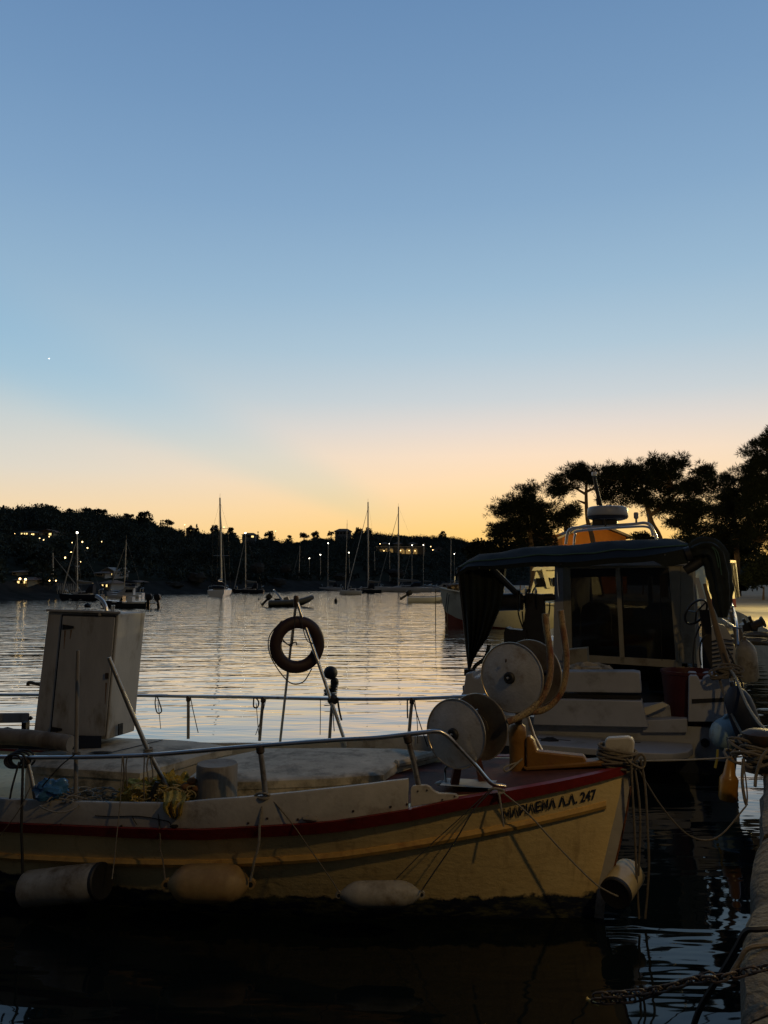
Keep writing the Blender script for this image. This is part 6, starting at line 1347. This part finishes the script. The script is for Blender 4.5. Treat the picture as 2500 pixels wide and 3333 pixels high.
def qline(px, label, r_=.009, mat=ROPE): return rope('rope', [at(*p) for p in px], r_, mat, label)
qline([(2332, 2186, 9.9), (2350, 2178, 9.8), (2385, 2190, 9.6), (2430, 2290, 8.6), (2468, 2350, 7.9), (2500, 2382, 7.4)], 'pale mooring line from the cabin boat stern to the quay edge', .016, ROPEL)
qline([(2336, 2188, 9.85), (2356, 2260, 9.6), (2380, 2320, 9.2), (2420, 2395, 8.4), (2450, 2412, 8.0), (2500, 2408, 7.4)], 'dark mooring line sagging below the pale one to the quay', .016, ROPE)
qline([(2390, 2210, 9.6), (2398, 2280, 9.5), (2402, 2340, 9.5), (2400, 2400, 9.4)], 'vertical line between ball fender and dark fender', .010, DROPE)
mb = MB()
for k in range(7): c = at(2350 + 5 * k, 2192 + 6 * (k % 3), 9.75); mb.tube([c + Vector((.16 * math.cos(a), .05 * math.sin(a), .05 * math.sin(a + k) + .01 * k)) for a in [2 * math.pi * i / 16 for i in range(16)]], .014, 6, True)
tag(mb.build('rope_heap', ROPE), 'heaped mooring rope on the stern corner of the cabin boat', 'rope')
# bow line of the fishing boat to the quay: taut one and slack one
qb = qe(4.55, .1, QZ + .08); qb2 = at(2414, 2463, qb.y)
rope('rope', sag(W(-.2, 0, 1.15), qb2, .01), .0075, ROPEL, 'taut mooring line from the stem head to the quay')
rope('rope', [at(2070, 2490, 5.85), at(2150, 2620, 6.0), at(2230, 2710, 6.05), at(2295, 2735, 6.1), at(2350, 2715, 6.15), at(2415, 2640, 6.25), at(2432, 2610, 6.3), at(2428, 2540, 6.35), at(2416, 2470, 6.4)], .0065, ROPE, 'slack line looping low over the dark water to the quay')
# rope pile on the quay bollard
bo = thing('bollard', qe(4.75, .28, QZ), 'rope-covered iron bollard at the quay edge on the right', 'bollard')
bp_ = at(2478, 2450, 6.85); bp_.z = QZ
MB().lathe(bp_, (0, 0, 1), [(-.05, .16), (.0, .16), (.03, .10), (.16, .09), (.22, .14), (.27, .15), (.30, .10), (.31, .01)], 20).build('post', IRON, bo)
mb = MB()
for k in range(16):
    c = bp_ + Vector((random.uniform(-.08, .12), random.uniform(-.1, .1), .03 + .011 * k)); e = random.uniform(.14, .26); ph = random.random() * 6
    mb.tube([c + Vector((e * math.cos(a), e * .8 * math.sin(a), .035 * math.sin(a * 2 + ph))) for a in [2 * math.pi * i / 20 for i in range(20)]], .013, 6, True)
tag(mb.build('rope_pile', ROPE), 'thick pile of mooring rope heaped over the quay bollard', 'rope')
for i, px in enumerate((((2420, 2470, 6.6), (2416, 2540, 6.55), (2424, 2600, 6.5), (2430, 2620, 6.5)), ((2500, 2440, 6.5), (2478, 2470, 6.5), (2462, 2520, 6.5), (2458, 2560, 6.45)))):
    qline(px, ('rope tail hanging over the quay edge left of the bollard', 'rope tail hanging over the quay edge under the bollard')[i], .013)
# amber bottle float hanging by the quay wall
bt = at(2368, 2610, 8.0); r = thing('bottle_float', bt, 'amber plastic bottle float hanging by the quay wall', 'float')
a = at(2378, 2462, 8.0); Ln = (bt - a).length
MB().lathe(a, bt - a, [(0, .028), (Ln * .12, .042), (Ln * .40, .062), (Ln * .45, .08), (Ln * .5, .092), (Ln * .9, .09), (Ln * .97, .075), (Ln, .02)], 18).build('body', YPLAST, r)
MB().tube([a, at(2372, 2440, 8.0), at(2366, 2400, 8.2)], .008, 6).build('cord', DROPE, r)
rope('rope', [at(2336, 2440, 8.8), at(2334, 2470, 8.8), at(2328, 2500, 8.8)], .014, pmat('yellow_rope', (.35, .28, .05), .9), 'short yellow rope end below the ball fender')
# chain from the quay
def chain(pts, label, n, s_=1.0):
    r = thing('chain', pts[len(pts) // 2], label, 'chain'); path = spline(pts, 12); cum = [0]
    for a, b in zip(path, path[1:]): cum.append(cum[-1] + (b - a).length)
    proto = None
    for k in range(n):
        d = cum[-1] * k / (n - 1); i = min(len(path) - 2, max(0, int(np.searchsorted(cum, d)) - 1)); f = (d - cum[i]) / max(1e-6, cum[i + 1] - cum[i]); p = path[i].lerp(path[i + 1], f); t = (path[i + 1] - path[i]).normalized()
        if proto is None:
            lp_ = []
            for q in range(14):
                a = 2 * math.pi * q / 14; lp_.append(Vector((.021 * math.cos(a) + (.011 if math.cos(a) > 0 else -.011), .0145 * math.sin(a), 0)) * s_)
            o = MB().tube(lp_, .0048 * s_, 6, True).build('link', IRON, None, base=(0, 0, 0)); proto = o
        else: o = proto.copy(); C.objects.link(o)
        o.parent = r; OFF[o.name] = OFF[r.name]
        o.location = p - Vector(OFF[r.name]); qq = t.to_track_quat('X', 'Z'); o.rotation_mode = 'QUATERNION'; o.rotation_quaternion = qq @ Quaternion((1, 0, 0), math.radians((25 if k % 2 else 115) + random.uniform(-14, 14)))
    return r
chain([at(1955, 3240, 3.35), at(2060, 3232, 3.3), at(2160, 3218, 3.22), at(2260, 3190, 3.15), at(2340, 3185, 3.1), at(2420, 3165, 3.1), at(2540, 3140, 3.05)], 'upper strand of rusty chain reaching from the quay over the water', 20, 1.0)
chain([at(1950, 3258, 3.35), at(2060, 3252, 3.3), at(2110, 3236, 3.28), at(2190, 3212, 3.22), at(2300, 3178, 3.15)], 'lower strand of rusty chain beside the first', 13, 1.0)
tag(MB().tube([at(1908, 3250, 3.38), at(1925, 3262, 3.37), at(1950, 3272, 3.36)], .008, 8).build('shackle_pin', BRASSY), 'yellow shackle pin at the outer end of the chain', 'shackle')
rope('rope', [at(2560, 3018, 3.6), at(2470, 3025, 3.62), at(2430, 3030, 3.65), at(2400, 3080, 3.7), at(2360, 3150, 3.75), at(2280, 3280, 3.85), at(2240, 3400, 3.9)], .014, BLACK, 'black hose lying over a joint in the quay edge')
rope('rope', [at(2540, 3075, 3.5), at(2440, 3085, 3.5), at(2405, 3130, 3.5), at(2375, 3180, 3.5)], .011, ROPE, 'frayed rope across the quay stones above the chain')

# ================================================================== BOATS AND HUT FURTHER ALONG THE QUAY
bw = at(1447, 1990, 43); stn = Vector((13.6, 38.5, 0)); ax = (Vector((bw.x, bw.y, 0)) - stn); Lw = ax.length; ax.normalize(); nx = Vector((-ax.y, ax.x, 0))
r = thing('cream_trawler', (stn + Vector((bw.x, bw.y, 0))) / 2, 'cream wooden boat with red bottom, bow pointing left behind the canopy', 'boat')
def Z(x, y, z): p = stn + ax * x + nx * y; return Vector((p.x, p.y, z))
top_, bot_ = [], []
rg = []; rg2 = []
for i in range(15):
    t = i / 14; x = t * Lw; w = 1.75 * (.8 + .2 * min(1, t / .4)) * (1 - max(0, (t - .5) / .5) ** 2.4) + .02; g = lerp(1.1, 2.05, t ** 2); wlz = lerp(.02, .8, t ** 7); rk = .25 * (t ** 5)
    rg.append([Z(x + rk, w, g), Z(x + rk * .6, w * .96, lerp(g, wlz, .5)), Z(x, w * .8, wlz), Z(x, -w * .8, wlz), Z(x + rk * .6, -w * .96, lerp(g, wlz, .5)), Z(x + rk, -w, g)])
    rg2.append([Z(x, w * .8, wlz), Z(x - rk * .5, w * .62, -.3), Z(x - rk * .5, -w * .62, -.3), Z(x, -w * .8, wlz)])
MB().loft(rg).build('topsides', CREAM, r); MB().loft(rg2, False, False).build('bottom', REDBOT, r)
rope('gunwale', [p[0] + Vector((0, 0, .03)) for p in rg], .06, CREAM, parent=r); rope('gunwale', [p[5] + Vector((0, 0, .03)) for p in rg], .06, CREAM, parent=r)
yc = 40.6
cab = MB().hexa([at(x, y, Y) for x, y, Y in ((1725, 1935, yc - 1), (1960, 1935, yc - 1), (1960, 1935, yc + 1.2), (1725, 1935, yc + 1.2), (1745, 1858, yc - .8), (1940, 1850, yc - .8), (1940, 1850, yc + 1), (1745, 1858, yc + 1))]).build('wheelhouse', CREAM, r, False)
MB().hexa([at(x, y, Y) for x, y, Y in ((1730, 1858, yc - 1), (1960, 1850, yc - 1), (1960, 1850, yc + 1.2), (1730, 1858, yc + 1.2), (1738, 1846, yc - .9), (1955, 1840, yc - .9), (1955, 1840, yc + 1.1), (1738, 1846, yc + 1.1))]).build('wheelhouse_roof', CREAM, r, False)
for q in ([(1745, 1882), (1790, 1880), (1796, 1908), (1748, 1910)], [(1800, 1880), (1850, 1878), (1856, 1906), (1802, 1908)]): MB().prism([at(x, y, yc - 1.02) for x, y in q], (0, .05, 0)).build('windscreen_pane', GLASS, cab, False)
MB().prism([at(x, y, yc - 1.06) for x, y in ((1764, 1853), (1776, 1853), (1794, 1914), (1780, 1914))], (0, .08, 0)).build('window_post', CREAM, cab, False)
for q in ((1480, 1906), (1530, 1912), (1580, 1912), (1640, 1916)):
    p = at(q[0], q[1] + 14, 42.6); MB().tube([p, p + Vector((0, 0, .75))], .03, 6).build('bow_stanchion', STEEL, r)
rope('bow_rail', [at(1452, 1905, 42.8), at(1530, 1898, 42.4), at(1600, 1900, 42), at(1680, 1908, 41.5)], .035, STEEL, parent=r)
mb = MB(); mb.ball(at(1478, 1912, 42.6), .26, 16, 10, .7, 3, (1.6, 1, .8)); mb.tube(spline([at(1466, 1918, 42.5), at(1470, 1935, 42.5), at(1480, 1920, 42.5)], 4), .05, 6); mb.build('anchor', IRON, r)
for i, (x, y0, y1) in enumerate(((1418, 1916, 2060), (1450, 1930, 2055), (1456, 1935, 2050))):
    rope('rope', [at(x + 6 * (i > 0), y0, 42.4), at(x, (y0 + y1) / 2, 42.4), at(x, y1, 42.2)], .022, DROPE, ('thin mooring line left of the cream boat bow', 'anchor chain line at the cream boat bow, left one', 'anchor chain line at the cream boat bow, right one')[i])
# small roofed white boat glimpsed under the canopy
cr_ = cruiser(1710, 1952, 5.5, 'small white boat with a peaked awning glimpsed under the canopy', yaw=math.radians(165))
# lit cream hut on the quay
HY = 47; hx = lambda x, y, dY=0.: at(x, y, HY + dY)
r = thing('quay_hut', Vector((hx(2360, 1930).x, HY, QZ)), 'lamp-lit cream hut with awning frame and grey side curtain on the quay', 'hut')
g0, g1 = hx(2300, 1928), hx(2392, 1928); zt = hx(2350, 1842).z
hw = MB().hexa([Vector((g0.x, HY, QZ)), Vector((g1.x, HY, QZ)), Vector((g1.x, HY + 3, QZ)), Vector((g0.x, HY + 3, QZ)), Vector((g0.x, HY, zt)), Vector((g1.x, HY, zt)), Vector((g1.x, HY + 3, zt)), Vector((g0.x, HY + 3, zt))]).build('wall', CREAMHUT, r, False)
MB().box(((g0.x + g1.x) / 2, HY - .04, QZ + .25), (g1.x - g0.x, .12, .5)).build('skirting', TUB, r, False)
MB().hexa([hx(2300, 1830, -2), hx(2396, 1832, -2), hx(2396, 1832, 1), hx(2300, 1830, 1), hx(2300, 1820, -2), hx(2396, 1824, -2), hx(2396, 1824, 1), hx(2300, 1820, 1)]).build('awning', TRIM, r, False)
for q in (((2362, 1832), (2372, 1925)), ((2316, 1832), (2322, 1925)), ((2345, 1856), (2368, 1893))): MB().tube([hx(*q[0], -1.8), hx(*q[1], -1.8)], .045, 6).build('awning_pole', BLKMETAL, r)
MB().tube([hx(2320, 1852, -1.8), hx(2366, 1850, -1.8)], .08, 6).build('awning_bar', BLKMETAL, r)
rg = []
for i in range(9):
    v = i / 8; y = lerp(1828, 1945, v); x0 = interp(v, [0, .3, .6, .8, 1], [2368, 2370, 2378, 2390, 2396]); x1 = interp(v, [0, .5, 1], [2396, 2403, 2408]); rg.append([hx(lerp(x0, x1, k / 10), y, -1.9 + .12 * math.sin(k * 1.9)) for k in range(11)])
MB().loft(rg, False, False).build('side_curtain', GREYCL, r)
mbx = MB().prism([hx(x, y, -.1) for x, y in ((2352, 1900), (2354, 1886), (2358, 1880), (2362, 1886), (2362, 1902))], (0, .06, 0)).build('wall_notice', GREYCL, hw, False)
for x in (2348, 2357, 2361): MB().tube([hx(x, 1900, -.1), hx(x - 2 if x < 2355 else x + 2, 1918, -.1)], .03, 5).build('stand_leg', BLKMETAL, r)
MB().loft([[hx(x, y, -1.5) for x, y in ((2404 + k * 22, 1898 + k * 12), (2404 + k * 22, 1922), (2410 + k * 22, 1924))] for k in (0, .6, 1)]).build('counter_flap', CREAMHUT, r)
# winch on the quay
wp = hx(2470, 2080, -24); 
r = thing('quay_winch', Vector((wp.x, wp.y, QZ)), 'dark hand winch with a spool standing on the quay edge', 'winch')
wq = lambda x, y: at(x, y, 23)
MB().prism([wq(x, y) for x, y in ((2416, 2036), (2436, 2024), (2470, 2030), (2466, 2058), (2440, 2062), (2450, 2090), (2430, 2092), (2420, 2060))], (0, .3, 0)).build('frame', BLKMETAL, r)
MB().tube([wq(2442, 2040), wq(2482, 2024)], [.10, .12], 14).build('spool', IRON, r)
MB().lathe(wq(2480, 2025), (.9, -.2, .35), [(0, .1), (.01, .16), (.05, .17), (.06, .15), (.06, .05)], 20).build('spool_flange', FLANGEB, r)
for q in (((2428, 2032), (2420, 2014)), ((2448, 2026), (2438, 2006))): MB().tube([wq(*q[0]), wq(*q[1])], .05, 8).build('handle', BLKMETAL, r)
for i, (x, y) in enumerate(((2470, 2090), (2490, 2070))):
    p = onz(x, y, QZ + .05); mb = MB()
    for k in range(6): mb.tube([p + Vector(((.35 + .1 * k) * math.cos(a), .3 * math.sin(a) + .1 * k, .04 * math.sin(2 * a + k))) for a in [2 * math.pi * j / 18 for j in range(18)]], .035, 5, True)
    tag(mb.build('rope_coil', ROPE), ('coil of rope on the lit quay below the winch', 'coil of rope on the lit quay right of the winch')[i], 'rope')

# ================================================================== STREET LAMPS (their warm light falls on bow, quay and hut)
def street_lamp(base, hgt, arm, power, label, color=(1, .66, .26)):
    base = Vector(base); r = thing('street_lamp', base, label, 'street lamp', 'street lamps on the quay'); hd = base + Vector((arm[0], arm[1], hgt))
    MB().tube([base, base + Vector((0, 0, hgt * .5)), base + Vector((0, 0, hgt * .93))], [.07, .055, .045], 10).build('pole', BLKMETAL, r)
    rope('arm', [base + Vector((0, 0, hgt * .9)), base + Vector((arm[0] * .4, arm[1] * .4, hgt * 1.0)), hd + Vector((0, 0, .06))], .03, BLKMETAL, parent=r)
    MB().lathe(hd + Vector((0, 0, .16)), (0, 0, -1), [(0, .03), (.03, .10), (.10, .2), (.12, .2)], 20).build('lamp_head', BLKMETAL, r)
    MB().lathe(hd + Vector((0, 0, .04)), (0, 0, -1), [(0, .14), (.04, .12), (.07, .06), (.075, .01)], 16).build('lens', LAMPW, r)
    l = bpy.data.lights.new('lamp_light', 'POINT'); l.energy = power; l.color = color; l.shadow_soft_size = .09
    lo = bpy.data.objects.new('lamp_light', l); C.objects.link(lo); lo.parent = r; lo.location = hd - base + Vector((0, 0, -.12))
    return r
street_lamp((4.3, 1.5, QZ), 4.6, (-.9, .5), 260, 'warm street lamp on the quay behind the camera to the right')
street_lamp((17.5, 29, QZ), 5.5, (-.8, 0), 5200, 'warm street lamp on the quay beyond the right edge of the picture', (1, .74, .28))
street_lamp((24, 43, QZ), 5.5, (-.8, 0), 2600, 'warm street lamp farther along the quay beside the hut', (1, .80, .38))
street_lamp((19, 84, QZ), 5.0, (.6, .4), 1500, 'street lamp lighting the orange gable, hidden behind the canopy boat', (1, .70, .26))

# soften the sharp edges of boxy joinery and mouldings
for o in C.objects:
    if o.type == 'MESH' and o.name.split('.')[0] in ('locker', 'door', 'lid', 'transom_bench', 'lower_transom', 'step', 'starboard_quarter', 'port_quarter', 'stem_head', 'swim_platform', 'cabin_roof', 'bow_timber', 'king_plank', 'fairlead_board', 'aft_board', 'door_post', 'door_lintel', 'wheelhouse', 'wheelhouse_roof'):
        m = o.modifiers.new('edge', 'BEVEL'); m.width = .012 if o.name.split('.')[0] not in ('door', 'lid', 'fairlead_board') else .004; m.segments = 2; m.limit_method = 'ANGLE'
